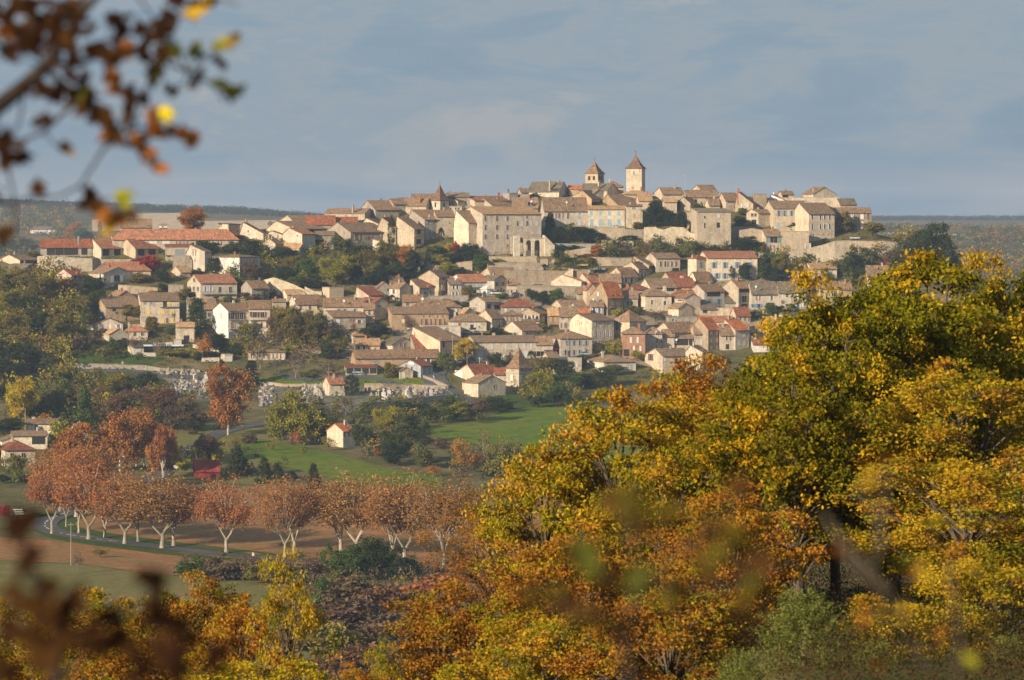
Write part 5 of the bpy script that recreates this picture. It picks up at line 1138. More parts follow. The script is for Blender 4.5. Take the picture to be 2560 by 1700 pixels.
TREES = r'''
@A
410 680 600 210 so|yellow bush at the left end of the loggia house
240 620 400 420 ro|olive autumn trees in the valley behind the loggia house, leftmost|2100
640 640 420 300 rd|dark clump of valley trees behind the loggia house|2150
60 660 470 330 rg|green valley tree at the far left edge|2150
1000 560 330 260 rg|green valley tree behind the white chimneyed roof|2150
850 540 270 240 rO|orange valley tree in front of the dark conifers|2300
1180 480 240 60 cd|thin dark cypress in the valley behind the blurred leaves|2300
215 420 190 50 cd|thin cypress far left in the valley|2400
2250 455 95 350 rO|big autumn oak standing behind the long hospice roof
2000 700 620 140 sd|dark bush under the low flat-fronted house
1750 850 660 300 sR|crimson creeper below the orange-roofed terrace unit
2120 690 640 130 sB|purple-brown bush beside the crimson creeper
2420 620 480 300 sd|dark shrub row in front of the hospice windows
1900 980 790 190 rd|dark shrub below the crimson creeper
1660 970 850 300 so|olive bushes right of the balcony gable house
1940 960 850 200 rO|orange shrub beside the tumbledown outhouse
1130 1080 900 300 rd|dark tree left of the balcony gable house
1060 1000 900 150 sY|yellow-green bush left of the balcony gable house
1920 1100 960 120 rd|small dark tree at the end of the pale garden wall
1790 1120 1060 110 sO|small bright orange bush on the pale garden wall
2130 1170 1050 180 so|olive bush below the short dark garden wall
2260 1130 1080 150 sd|dark hedge under the cream house
200 1130 820 420 to|yellowish thin tree at the left edge, topmost of the left wood
500 1220 880 460 to|hazy yellow tree in the middle of the left wood
760 1180 930 330 tv|pale brown thin tree in front of the pink cottage
80 1360 1060 260 rY|yellow-green tree at the left edge below the thin ones
300 1420 1100 380 rd|dark green tree deep in the left wood
620 1430 1180 380 ro|ochre tree at the foot of the left wood
900 1400 1140 380 to|thin ochre tree right in the left wood
1100 1330 1060 330 rd|dark olive tree above the big barn
860 1500 1200 220 ro|yellow crown close to the red brick barn wall
-40 1700 1240 260 ro|orange-yellow tree at the left edge above the lawn
200 1720 1300 400 ro|big golden tree at the left edge above the lawn
500 1640 1290 300 rd|dark tree behind the stone cross left
700 1700 1400 340 ro|autumn tree left of the cream bungalow
990 1650 1250 70 cg|slim ivy-green cypress left of the cream bungalow
1490 1420 1240 190 lo|round ochre pollard left of its pair before the stone barn
1650 1420 1250 190 lo|round ochre pollard right of its pair beside the half-timbered house
1800 1570 1370 150 ro|upright brownish tree below the yellow shutters
2050 1480 1250 90 bb|bare little espalier against the yellow shuttered wall
2330 1560 1130 300 ed|tall blue-green cedar left of the tall white house
2290 1440 1180 110 sd|dark base bush beside the narrow stone house
@B
480 840 655 280 rd|dark round shrub hiding the hospice windows, left
720 860 660 220 rD|dark tall shrub beside the clinic roof
270 1050 860 150 rd|small tree casting its shadow on the clinic wall
60 1070 990 130 sd|dark bushes under the beige tower-like house
560 640 590 180 sO|orange hedge before the sunlit slanting gable
930 440 305 140 bb|bare tree on the far left skyline
1100 400 315 200 rd|dark round treetop behind the skyline roofs
1400 850 745 70 pd|small palm beside the shaded house wall
700 1130 880 260 tB|purple-brown shrub tree right of the clinic
1090 900 740 320 rd|dark oak under the low tan roof
1150 1060 850 280 ro|yellow-brown tree above the park hedge
1060 1120 950 280 rD|dark evergreen in the park on the left
1360 1130 840 320 rg|round fresh green park tree left of the yellow one
1690 1215 855 400 rY|big round yellow-green tree in the park
1230 1180 1065 200 sG|bright lime bush at the foot of the green park tree
1440 1240 1110 320 sD|dark clipped hedge at the foot of the park
1200 1240 1150 200 sB|brownish bush beside the lime bush
1750 870 615 260 tq|grey-green tree before the broad grey gable
1850 860 650 120 rd|dark treetop before the broad grey gable
1692 870 640 50 cc|thin cypress left of the grey-green tree
1960 900 720 200 rd|bluish dark tree under the broad grey gable
1910 1160 860 180 rD|dark pine right of the yellow-green tree
2000 1120 820 70 cc|slim cypress in the middle of the park
2120 1130 860 260 ro|olive tree in the park left of the tall cypress
2200 1200 1000 340 rD|dark undergrowth tree at the right end of the park
870 1400 1240 70 cc|small cypress beside the reddish-roofed stone house
700 1400 1270 260 tB|bare purplish shrub before the reddish-roofed stone house
950 1370 1240 120 sd|dark green arch hedge beside the slanting ruin wall
400 1400 1330 130 sG|garden greenery under the red-orange roofed cream house
@C
370 830 478 110 cc|tall broad cypress in front of the upper town, left
120 1130 880 300 ro|ochre tree at the left of the park below the cypress
340 1100 780 260 ro|golden tree right under the tall cypress
520 1120 820 240 rO|orange-gold tree right of the tall cypress
420 1220 1040 260 rd|broad-leaved dark tree at the park foot
240 1240 1080 260 rD|dark shady tree in the park, lower left
640 1180 860 170 rD|dark column of ivy trees under the stacked balconies
550 1260 1120 200 rD|dark bush above the dim gabled stone house
800 1010 870 60 cc|small cypress under the shaded blue-shuttered house
955 800 588 90 pd|tall palm in front of the blue-shuttered house
1245 800 680 100 pd|second palm beside the sunlit annexe
900 930 820 180 sg|green shrubs under the tall palm
1060 910 770 130 ry|bright yellow shrub below the sunlit annexe
1140 930 760 90 sR|small crimson vine below the sunlit annexe
1240 1010 760 240 rD|dark evergreen bush against the annexe foot
1330 960 800 160 rd|dark creeper at the corner of the convent
1100 1010 920 260 sD|dark hedge left of the convent garden
980 1050 930 160 sY|yellow-green garden tree over the dim low wall
1030 1170 990 260 rY|spreading golden-green tree above the red-orange roof
1190 1160 1070 130 rd|bluish round bush above the red-orange roof
1430 1110 920 210 rg|round green tree at the left of the garden terraces
1390 1190 1090 90 sG|green creeper under the round green tree
1650 1060 965 160 sY|yellowish vine bush on the upper terrace wall
1840 1010 955 70 sg|small bush on the terrace below the arcade
1950 1015 955 90 sd|dark bush right on the terrace below the arcade
2105 1095 870 40 cc|slim cypress in front of the arcade
1778 1010 925 20 cc|tiny cypress on the terrace below the convent, right
1590 1010 920 20 cc|tiny cypress on the terrace below the convent, left
2250 780 455 210 kd|tall dark conifer right of the convent
2260 800 600 260 rD|dark lower boughs tree right of the convent
1265 1450 1280 160 ro|round orange-green tree before the veranda house
1690 1460 1365 150 rG|lime bush on the terrace road by the parked cars
1080 1520 1450 200 so|olive bushes under the roadside wall
1250 1550 1470 90 sg|small green shrub under the veranda
2030 1500 1300 190 rd|dark shrub under the lower retaining wall, left
2150 1520 1350 200 rD|very dark shrub under the lower retaining wall, middle
2300 1530 1320 200 rg|green tree under the lower retaining wall, right
1960 1400 1300 90 rd|small bush against the lower retaining wall
@G
400 1000 560 330 to|brown-green loose tree at the upper left of the brown grove
640 990 530 250 to|orange-brown tree in the brown grove
300 960 620 300 rv|russet bush-like tree in the brown grove, left
520 1000 680 380 ro|olive green tree in the centre of the brown grove
800 960 680 300 tB|purple-brown bare tree right of the brown grove
960 1000 800 160 rd|dark bush beside the mottled pinkish roof
1000 1160 850 230 ro|tall ochre tree left of the sunlit yellow bungalow
860 1170 930 240 rd|dark greenery beside the tall ochre tree
470 1400 970 440 bb|large bare tree with a thick pale trunk on the lawn bank
50 1300 900 420 bb|large bare tree before the white bungalow
230 1345 1100 130 bb|small bare sapling on the lawn bank
860 1390 1120 280 bb|squat bare tree by the workshop shed
620 1390 1310 180 sq|grey-green bush on the lawn bank
1600 1395 1200 160 ro|olive shrub tree before the tiny stone hut
1130 1600 1350 220 cD|broad black-green yew column in the cemetery
1440 920 715 340 rD|dark laurel clump under the ochre two storey house
1540 940 870 200 sY|yellow-green hedge under the dark laurel
1665 800 655 140 ry|small bright yellow tree before the ochre house
1800 830 640 140 tv|thin brown tree before the ochre house
1605 500 400 90 pd|little palm beside the pink-walled red roof house
1690 570 470 90 rd|bushes beside the little palm
1530 520 420 90 sB|purplish creeper on the dark red roofed house
2280 560 460 150 so|shrubs under the roadside wall, right of the broad roof
2230 1300 1080 160 rq|grey-green shrub beside the road bend pole
1150 860 700 80 tr|rusty creeper before the grey stone row
740 760 600 200 ro|yellowing treetop beside the long terrace
2130 1280 1150 120 rd|dark green bush beside the road bend
@F
340 660 560 160 sB|reddish brown shrubs before the cream bungalow
490 830 690 110 rG|bright green bush above the lawn, left
600 830 680 140 rd|dark green bush above the lawn, right of the bright one
700 880 600 240 bb|bare tree before the little pale shed
1005 910 610 220 bb|bare tree by the white low wall
540 860 830 200 so|olive clipped hedge above the lawn
100 800 750 260 so|yellowish hedge over the cemetery, left
280 770 660 200 sB|brown shrubs above the hedge
930 600 430 150 ro|dark ochre tree beside the orange-red outbuilding
1150 640 540 150 rq|grey-green tree before the ruined cottage
1280 680 540 150 tG|sparse yellow-green tree before the ruined cottage
1540 960 600 230 tO|thin orange-leaved tree above the white garage
1490 950 850 110 sD|dark round shrub by the garage wall
1300 905 815 440 sY|long olive hedge behind the concrete posts
1600 900 830 260 so|hedge continuing to the garage
1700 870 640 260 rD|dark slope bushes under the tall white house
1820 800 700 160 rY|yellow-green bush under the tall white house
1900 900 740 170 rd|dark bush right of the yellow-green one
2105 700 450 230 ro|round orange tree in front of the tall white house
1770 1130 940 140 eD|dark pine left behind the rust tree
2110 1250 930 260 eD|taller dark pine right behind the rust tree
850 1080 960 30 bb|thin sapling by the cemetery wall
150 560 330 140 rd|dark bush left of the brick barn wall
90 540 250 260 ro|yellow tree at the left of the brick barn
@D
350 1110 790 230 kD|dark cone conifer left beside the three storey house
600 1100 855 240 tq|pale silvery tree before the three storey house
740 1120 930 260 rD|dark yew bush right of the silvery tree
880 1120 1000 200 rD|dark hedge tree under the yellow house
990 1095 990 110 rO|small orange tree under the yellow house
1600 945 565 310 rD|huge dark evergreen on the rampart
1860 960 740 200 rD|dark ivy thicket right of the huge evergreen
1870 740 625 60 cG|bright green ivy column above the thicket
2040 1010 870 110 rD|dark ivy hanging over the ragged rampart
1950 940 830 160 rd|dark shrubs atop the ragged rampart
1390 960 860 120 so|brownish bush beside the narrow stone house
1240 1040 930 180 so|olive bush on the wall right of the yellow house
1250 1110 1035 280 sD|dark hedge before the streaked wall
590 1210 1145 380 sD|dark slope hedge right of the arcade
920 1285 1140 170 rO|round orange tree on the slope terraces
1140 1275 1180 190 lo|spreading olive pollard on the slope terraces
1270 1280 1180 130 sB|purple-brown shrubs beside the spreading pollard
1450 1290 1090 220 tB|bare brownish trees under the streaked wall
1640 1290 1080 210 kq|grey-green conifer under the ragged rampart
1800 1290 1150 280 rq|grey-green bushes under the ragged rampart
2010 1320 1100 300 rq|large grey-green bush below the fortified block, left
2140 1330 1160 200 rb|grey-brown bush below the fortified block
840 1400 1270 150 ro|small golden tree above the orange-tan canopy
620 1370 1290 130 rG|yellow-green tree on the slope right of the arcade
540 1380 1270 150 rd|dark bush on the slope right of the arcade
760 1310 1250 160 sB|brown creeper on the smooth terrace wall
1610 1100 980 70 sd|ivy at the start of the ragged rampart
430 1330 1180 70 sD|dark shrub at the arcade corner
@E
720 470 375 130 rq|small round tree by the fortified block top
720 590 465 190 rd|green bushes between the fortified block and the pale porch house
740 900 715 340 rD|dark trees right of the foot of the fortified block
880 910 770 200 rd|dark shrub cluster left of the green balcony tower
980 920 800 80 sr|red-brown vine beside the green balcony tower
1250 600 480 140 tB|bare purplish tree before the blue framed windows
1320 640 530 130 rd|dark garden bush before the blue framed windows
1460 640 560 80 so|yellowish bush before the tall two-row house
1720 815 720 90 sg|round green bush at the foot of the tall two-row house
1930 660 415 210 ro|dark olive tree right of the tall two-row house
2020 640 560 90 sq|grey-green shrub under the olive tree
2270 770 550 250 lo|umbrella-shaped golden plane tree on the right terrace
740 1240 1015 150 rD|dark round shrub before the manor front
610 1225 1050 100 cd|dark conical shrub before the manor, left of the round one
1030 1250 915 230 rd|dark green tree right of the manor
1200 1250 930 240 ro|olive tree right of the manor
1140 1255 1080 200 rD|dark ivy tree between the manor and the ochre-roofed annexe
2070 900 770 160 sG|green ivy curtain on the pinkish terrace wall
2020 1240 900 280 rd|big dark tree under the pinkish terrace wall
2170 1100 830 170 rq|grey-green tree under the pinkish terrace wall
2140 1250 1020 220 rd|dark tree above the big oak, left
2470 1080 900 90 rR|crimson shrub at the foot of the right trees
2360 1100 1000 60 sR|small crimson bush left at the foot of the right trees
480 1210 1140 120 sR|dark red climbing plant at the foot of the manor
1060 1580 1490 100 rg|green tree before the cream terraced house
1300 1560 1480 120 rd|dark bush right of the green tree before the terraced houses
420 890 810 130 sd|green shrubs at the foot of the fortified block
@J
1120 440 298 130 rg|dense green tree below the lilac-blue shuttered terrace
1240 440 330 130 rd|dark shrub right of the dense green tree
1315 410 322 110 kY|yellow-green conical tree below the terraced row
1330 370 290 100 rd|dark tree behind the yellow-green conical one
970 450 370 130 sq|grey-green garden between the red roofed little house and the trees
@I
300 880 800 190 sY|yellow shrub in front of the vivid orange roofed house
530 890 770 230 ro|ochre tree below the cream square house
750 960 800 230 tB|bare purple-grey tree below the cream square house
250 1370 1185 210 rY|round yellow-green tree before the blue-doored house
530 1430 1280 180 rY|round yellow-green tree before the pink brick house
270 1580 1470 300 rq|dark grey-green bush before the pale villa
@H
500 1270 985 290 ry|big round yellow tree at the road bend
845 1310 1110 190 rd|dark fig-like tree left of the pigeon tower
1010 1290 1080 150 tv|brownish thin tree behind the pigeon tower
1265 1260 1100 90 pg|umbrella-like palm right of the pigeon tower
1420 1350 1190 190 ro|dark ochre round tree right of the pigeon tower
1550 1180 1050 110 tO|small orange street tree, first of the roadside row
1700 1175 1050 140 tO|small orange street tree, second of the roadside row
1870 1160 1010 130 tv|small brown street tree, third of the roadside row
2030 1150 1040 150 to|olive street tree, fourth of the roadside row
2010 1220 1140 170 ro|low ochre hedge tree before the roadside row
1650 1500 1220 270 rd|dark green tree in the gardens right of the pigeon tower
1850 1330 1170 160 rd|dark upper tree in the gardens right of the pigeon tower
1380 1560 1370 300 tY|yellowish willow-like bush right of the pigeon tower
1700 1580 1390 400 rg|broad green tree at the foot of the gardens
2150 1560 1320 260 rd|dark tree before the pale square villa
1950 1560 1400 200 sD|dark bushes left of the pale square villa
495 880 770 120 rG|small green tree before the carport house, left
680 880 770 100 rO|small orange tree before the carport house, right
870 950 840 170 rD|dark shrub left of the white green-shuttered house
1410 880 790 110 rY|yellow-green shrub right of the white green-shuttered house
640 965 900 250 sd|hedge above the long low terrace
260 1350 1140 190 rq|grey-green bush left of the yellow tree
2270 720 620 140 sY|yellow shrub below the vivid orange roof, left
1330 1790 1650 170 sd|dark bush below the yellowish willow
@M
170 1480 1050 270 ry|large yellow tree at the left edge
40 900 680 330 ro|ochre tree at the left edge of the dark wood
110 1010 720 330 rd|dark green wood tree at the left edge
260 970 760 200 rY|yellow-green tree beside the cemetery lawn
330 1000 820 130 rD|dark tree at the left end of the cemetery
60 1120 880 280 rD|dark shadow tree above the large yellow one
550 1400 960 260 ed|feathery conifer in the wood below the cemetery
430 1440 1060 300 rq|grey-green tree right of the large yellow one
720 1480 1130 220 kg|green conifer in the middle of the lower wood
850 1300 970 90 co|golden poplar above the lower wood
1000 1230 1010 330 ro|olive dark tree right of the golden poplar
1200 1230 1000 300 rd|dark dense tree below the upper cemetery row
1120 1330 1130 260 tb|grey bare-looking tree under the dense ones
1350 1440 1130 340 tv|brown loose tree left of the big rust tree
1000 1430 1190 260 tv|russet loose tree in the lower wood
1560 1480 1200 300 tb|grey-brown tree beside the big rust tree
380 1520 1340 180 rO|orange tree behind the cream villa
930 1420 1310 330 sG|bright green rounded hedge tree behind the plane crowns
1250 1480 1330 280 td|dark thin tree behind the plane crowns
1640 1480 1340 300 td|dark understory tree under the big rust tree
60 1560 1380 260 rd|dark tree behind the villa at the left edge
250 1450 1250 260 rd|dark tree between the large yellow tree and the conifers
20 1250 1080 120 rD|black-green tree at the very left edge
650 790 660 240 sB|brown shrubs at the left end of the lawn hedge
@L
360 650 215 330 rY|large golden-olive tree before the cemetery
430 655 540 120 sr|rusty bush at the foot of the large golden tree
240 620 420 120 ro|lower boughs tree left of the large golden tree
560 640 420 160 rD|dark tree right of the large golden tree
640 560 400 140 td|thin dark trees above the orange-roofed meadow house
740 440 260 190 bb|bare tree before the cemetery chapel house
620 690 590 130 tY|yellow shrub at the corner of the orange-roofed meadow house
850 710 470 170 rd|dark green tree right of the orange-roofed meadow house
1020 560 390 180 rY|yellow tree behind the meadow hedge
1080 780 500 250 td|grey-green loose tree in the meadow hedge
1190 640 430 210 ed|dark cedar-like tree in the meadow hedge
1300 680 490 90 cd|dark conical tree in the meadow hedge
1400 680 590 120 sB|purple-brown shrub right of the conical tree
950 730 650 110 rr|pinkish round shrub in the meadow hedge
1050 800 640 130 rD|ivy-clad dark stump tree in the meadow hedge
1270 820 600 120 rq|grey ivy-clad tree at the meadow corner
1230 460 350 190 rD|dark hedge tree below the cemetery wall
1440 490 300 140 rd|dark shrub tree below the cemetery wall, right
1510 490 350 240 rY|yellow-green tree below the road bend
1350 480 370 170 rd|hedge shrub between the dark ones below the cemetery wall
1660 490 340 190 rb|grey-brown bush at the lower end of the road
1800 420 300 250 rd|dark green bush bank under the pigeon tower
1120 440 370 120 sb|brown shrub below the cemetery wall
1570 850 590 180 tO|orange young tree in the far meadow
1640 830 680 150 tr|reddish little tree in the far meadow
1710 780 460 190 bo|tall nearly bare tree in the far meadow
1880 860 500 300 bo|wide nearly bare ivy tree in the far meadow
1890 860 620 100 rd|ivy clump on the wide bare tree
1500 800 640 120 to|small ochre tree in the far meadow
1800 870 720 200 so|ochre bushes under the bare trees
1370 870 790 140 tO|orange bush at the meadow corner
1330 800 740 200 tq|grey shrubs at the meadow corner
2110 360 150 170 tY|yellowish bush beside the white tin shed
2230 380 180 180 rg|green bush right of the white tin shed
60 640 560 110 sb|brown weeds on the left end of the meadow
-20 870 660 200 kd|small dark pine left of the meadow
170 920 740 160 kd|dark bushy pine before the meadow, first
260 890 780 130 kd|dark bushy pine before the meadow, second
360 890 830 110 kd|low dark pine before the meadow, third
515 960 790 150 kd|dark bushy pine before the meadow, fourth
@K
2000 650 400 200 kd|dark conifer right of the bright red barn
1990 430 300 150 to|yellow bush on the bank above the conifer
1760 520 300 240 tv|hazy brown tree behind the bright red barn
1560 620 480 130 rY|yellow shrub left of the bright red barn
1630 290 235 80 sB|dark red clipped hedge block by the road
1840 250 195 110 sB|long dark red hedge by the road
520 400 170 190 rY|yellow-olive tree before the cream villa
390 190 120 170 sO|orange bush behind the cream villa
150 650 470 150 lo|small thin tree before the white house at the left edge
30 700 620 110 sD|dark clipped bush at the left edge
195 700 630 80 sD|second dark clipped bush at the left edge
-10 560 360 110 rG|yellow-green tree at the left edge
30 990 880 100 rR|crimson shrub near the direction panels
650 1460 1230 170 bb|bare sapling in the leaf strewn field
850 1330 1230 160 to|faint ochre sapling beside the bare one
170 940 910 80 sg|low bush near the direction panels
400 980 940 200 sg|low green roadside hedge
1150 560 230 400 Qr|large rust plane tree behind the road junction, left
1700 480 560 10 sb|tiny weed tuft by the barn
1370 680 170 330 Qr|large rust plane tree behind the road junction, right
@Z
935 1440 1330 130 rd|dark green juniper before the right plane trunks
870 1450 1360 110 rg|green juniper left of the dark one before the plane trunks
1010 1450 1390 80 rD|small dark juniper right of the plane trunks
480 1440 1390 90 sg|green shrub at the field edge below the planes
560 1450 1390 110 sB|purple-brown bramble at the field edge, left
620 1450 1400 120 sB|purple-brown bramble at the field edge, middle
690 1460 1400 130 so|olive shrub at the field edge
760 1460 1400 110 sB|purple-brown bramble at the field edge, right
820 1440 1360 40 cG|thin green juniper column at the field edge
830 1520 1440 80 rg|green juniper in the scrub
900 1540 1450 160 sB|purple scrub below the junipers
980 1560 1450 180 sv|russet scrub below the junipers, right
1060 1560 1440 200 sr|rusty scrub at the edge of the orange oak
860 1600 1500 200 sb|grey-brown scrub in the lower hollow
960 1640 1530 220 sB|purple-brown scrub in the lower hollow
800 1660 1570 200 so|ochre scrub in the lower hollow, left
900 1700 1600 220 sv|russet scrub at the bottom of the hollow
740 1560 1490 160 so|olive scrub beside the left oaks
1060 1660 1540 200 sb|grey-brown scrub beside the orange oak foot
540 1520 1430 60 bb|thin dead tree behind the left oaks
2300 680 575 110 tb|hazy bare tree at the right end of the town
2320 685 600 110 rd|dark tree at the right end of the town
2260 680 610 90 rd|dark green tree left of the hazy bare one
2250 660 600 60 rq|grey-green tree by the end of the pinkish wall
2370 700 590 60 rD|outermost dark tree at the right end of the town
2300 690 570 120 rD|broad very dark tree in the middle of the right-end group
2340 700 560 100 rd|tall olive-brown tree among the dark ones at the right end of town
1745 560 505 40 sd|bush beside the fortified block
'''
_t = None
for _l in TREES.strip().split('\n'):
    _l = _l.strip()
    if not _l: continue
    if _l[0] == '@': _t = _l[1:]; continue
    p = _l.split('|'); v = p[0].split()
    bark = (.55,.50,.42) if v[4][0] in 'Q' else ((.30,.26,.21) if v[4][0] == 'b' else None)
    tree(_t, float(v[0]), float(v[1]), float(v[2]), float(v[3]), v[4], p[1], None, bark, float(p[2]) if len(p) > 2 else None)

# ------------------------------------------------------------ the avenue of plane trees
def plane_proto(seed, fork):
    r = np.random.default_rng(seed); tb = MB(); tips = []; limbs = MB()
    def grow(p, d, L, rad, lev):
        d = d/np.linalg.norm(d); q = p+d*L*.5+r.normal(size=3)*L*.05; e = q+(d+np.array([0,0,.12]))*L*.5
        (tb if lev < 2 else limbs).tube([p,q,e],[rad,rad*.85,rad*.7], 6 if lev < 3 else 4)
        if lev >= 2: tips.append(q)
        if lev >= 5: tips.append(e); return
        for k in range(3):
            nd = d+r.normal(size=3)*np.array([.45,.45,.22])+np.array([0,0,.10]); grow(e if k < 2 else q, nd, L*.74, rad*.62, lev+1)
    H = 1.0
    tb.tube([(0,0,-.05),(0,0,.06),(r.uniform(-.01,.01),0,.17)],[.032,.019,.016],9)
    a0 = r.uniform(-.3,.3); n = 2 if fork else 3
    for k in range(n):
        a = a0+k*2*pi/n; sp = .50 if fork else .32; grow(np.array([0,0,.165]), np.array([cos(a)*sp, sin(a)*sp*.6, 1.]), .20*r.uniform(.8,1.15), .013*r.uniform(.8,1.15), 1)
    T = np.array(tips); nl = 3600; T = T[T[:,2] > .37]; idx = r.integers(len(T), size=nl); P = T[idx]+r.normal(size=(nl,3))*np.array([.045,.045,.040])
    Q = []
    for _ in range(46):
        v = r.normal(size=3); v /= np.linalg.norm(v); q = r.uniform(.45,1.05); c0 = np.array([v[0]*q*.33, v[1]*q*.33, .675+v[2]*q*.30]); Q.append(c0+r.normal(size=(62,3))*np.array([.055,.055,.04]))
        limbs.tube([(c0[0]*.35,c0[1]*.35,.28+(c0[2]-.28)*.35), c0*.6+np.array([c0[0]*.35,c0[1]*.35,.28+(c0[2]-.28)*.35])*.4+r.normal(size=3)*.012, c0], [.006,.004,.0015], 4)
    P = np.concatenate([P]+Q); nl = len(P)
    V = leaf_quads(P, .0125, r); c = np.ones((nl,3))*r.uniform(.55,1.5,(nl,1)); c[:,0] *= r.uniform(.9,1.1,nl)
    return quads_mesh('crown', V, c), tb.mesh('trunk'), limbs.mesh('boughs')
PP = [plane_proto(5+i*9, i % 2 == 0) for i in range(6)]
AV = [ # x, foot row, top row, crown width, where
 (130,1336,1150,130,'leftmost trunk beside the road bend'),(150,1280,1120,130,'behind the road bend, second row, far left'),(165,1318,1170,70,'small trunk just right of the road bend'),
 (190,1293,1110,140,'behind the road bend, left of three pale trunks'),(218,1282,1105,140,'behind the road bend, right of three pale trunks'),(197,1332,1185,90,'thin trunk in the inner curve'),
 (222,1350,1155,170,'second forked one along the road'),(262,1345,1190,110,'thin one between the second and third forked ones'),(312,1361,1176,170,'third forked one along the road'),
 (345,1356,1200,120,'leaning one behind the third fork'),(405,1372,1184,170,'fourth forked one along the road'),(434,1366,1196,140,'straight one touching the fourth fork'),
 (566,1383,1190,150,'standing alone in the middle of the field'),(735,1388,1192,160,'with slanted double trunk, left of its neighbour'),(712,1394,1200,120,'faint one behind the yellow oak twigs'),
 (852,1388,1188,170,'left of the pair with twin forks'),(890,1392,1184,170,'right of the pair with twin forks'),(982,1412,1190,150,'darker one near the right end of the avenue'),
 (1012,1415,1180,200,'tallest one at the right end of the avenue'),(1110,1425,1190,180,'half hidden by the orange oak at the right end')]
for i, (x, yb, yt, w, where) in enumerate(AV):
    P = place(x, yb); s = F/P[1]; h = (yb-yt)/s*1.03; m = PP[(i*5+2) % 6]; e = empty('plane_tree', P, random.uniform(-.5,.5)+(pi if i % 3 == 0 else 0))
    tag(e, 'rust-leaved plane tree with white trunk, '+where, 'tree', 'plane trees of the avenue')
    sx = w/s/2/.34*random.uniform(.92,1.15)
    o = link('crown', m[0], ML, e, (.37*random.uniform(.85,1.12),.170*random.uniform(.85,1.1),.050)); o.scale = (sx, sx, h)
    o = link('trunk', m[1], MBK, e, (.42,.37,.29)); o.scale = (sx, sx*.9, h)
    o = link('boughs', m[2], MBK, e, (.36,.29,.21)); o.scale = (sx, sx, h)
# big rust plane above the road, full crown
for x, yb, yt, w, lab in [(570,1088,915,135,'big dense rust-orange plane tree before the cemetery'),(300,1180,1010,150,'dense rust plane crown behind the avenue, left'),(360,1165,1025,140,'dense rust plane crown behind the avenue, middle'),(240,1225,1060,150,'dense rust plane crown above the road bend'),(410,1195,1045,100,'dense rust plane crown behind the avenue, right'),(170,1255,1075,150,'dense rust crown at the left end of the avenue')]:
    P = place(x, yb); s = F/P[1]; h = (yb-yt)/s; R = w/s/2; me, tr = proto('great', TN[0] % 3); TN[0] += 1; e = empty('plane_tree', P, random.uniform(0,6)); tag(e, lab, 'tree', None)
    o = link('crown', me, ML, e, (.36,.160,.045)); o.scale = (R,R,h); o = link('trunk', tr, MBK, e, (.48,.43,.34)); o.scale = (R,R,h)

def thickets():
    r = np.random.default_rng(31); pal = dict(d=(.070,.085,.022), o=(.27,.20,.03), g=(.13,.15,.026), b=(.16,.12,.07), y=(.32,.26,.03), q=(.14,.14,.05), v=(.22,.125,.055))
    C = []; K = []; S = []
    # tile, x0, x1, y0, y1, count, tree height, palette
    R = [('Z',-60,205,690,1000,190,(5,10),'doyoygoyv'),('Z',20,420,960,1075,150,(4,9),'doogqbv'),('Z',400,480,1010,1080,30,(4,8),'dobqv'),('Z',560,660,640,740,30,(4,8),'dggo'),('Z',640,960,610,705,70,(3,6),'ddgogy'),('Z',440,470,600,650,6,(3,5),'dg'),
         ('Z',560,860,770,900,80,(4,7),'oovbgqy'),('Z',940,1080,640,690,26,(3,6),'ddgo'),('Z',1380,1500,640,690,26,(2,4),'dgoq'),('Z',1500,1760,615,650,60,(3,6),'dqdob'),('Z',1290,1455,955,1010,50,(4,7),'dgooqy'),
         ('Z',780,1230,1010,1060,80,(3,6),'dobqg'),('Z',900,1060,1040,1150,50,(3,7),'dobqv'),('Z',1130,1340,1130,1200,60,(2,5),'ovbqd'),('Z',1900,2100,640,700,50,(4,7),'ddog'),('Z',1750,1900,620,660,26,(3,5),'dgo'),
         ('Z',2060,2200,640,720,40,(4,8),'ddoq'),('Z',2240,2390,600,690,60,(5,10),'ddbo'),('Z',1960,2300,720,900,60,(3,6),'dgoq'),('Z',480,760,1120,1200,26,(2,4),'oqgv'),('Z',420,560,1130,1180,24,(3,6),'oyqb'),
         ('Z',740,1100,1440,1600,170,(2.2,4.5),'bvbboq'),('Z',440,1080,1398,1440,70,(1.5,3),'bvoqb'),('Z',0,120,1150,1230,16,(3,5),'oqdg'),('Z',220,560,855,900,40,(2,4),'odbg'),('Z',1050,1560,860,935,50,(1.5,3.5),'dgoq'),('Z',1200,1400,655,690,26,(.8,1.8),'dgob'),('Z',1390,1500,640,700,20,(1,2.5),'dgo')]
    for t, x0, x1, y0, y1, n, hh, pk in R:
        for _ in range(n):
            px = r.uniform(x0,x1); py = r.uniform(y0,y1); P = place(px, py); h = r.uniform(*hh); Rr = h*r.uniform(.38,.6); base = np.array(pal[pk[r.integers(len(pk))]])
            for c in range(9):
                v = r.normal(size=3); v /= np.linalg.norm(v); c0 = np.array(P)+np.array([v[0]*Rr*.7, v[1]*Rr*.7, h*.48+v[2]*h*.34]); m = 13
                C.append(c0+r.normal(size=(m,3))*np.array([Rr*.22,Rr*.22,h*.12])); K.append(base*r.uniform(.75,1.25)*r.uniform(.65,1.35,(m,1))); S.append(np.full(m, .12+.055*h))
    V = leaf_quads(np.concatenate(C), 1.0, r); ctr = V.mean(1, keepdims=True); V = ctr+(V-ctr)*np.concatenate(S)[:,None,None]
    o = link('thicket', quads_mesh('thicket', V, np.concatenate(K)), ML, None, (1,1,1)); tag(o, 'mixed autumn thickets and overgrown gardens filling the slopes between houses and fields', 'thicket', None, 'stuff')
thickets()
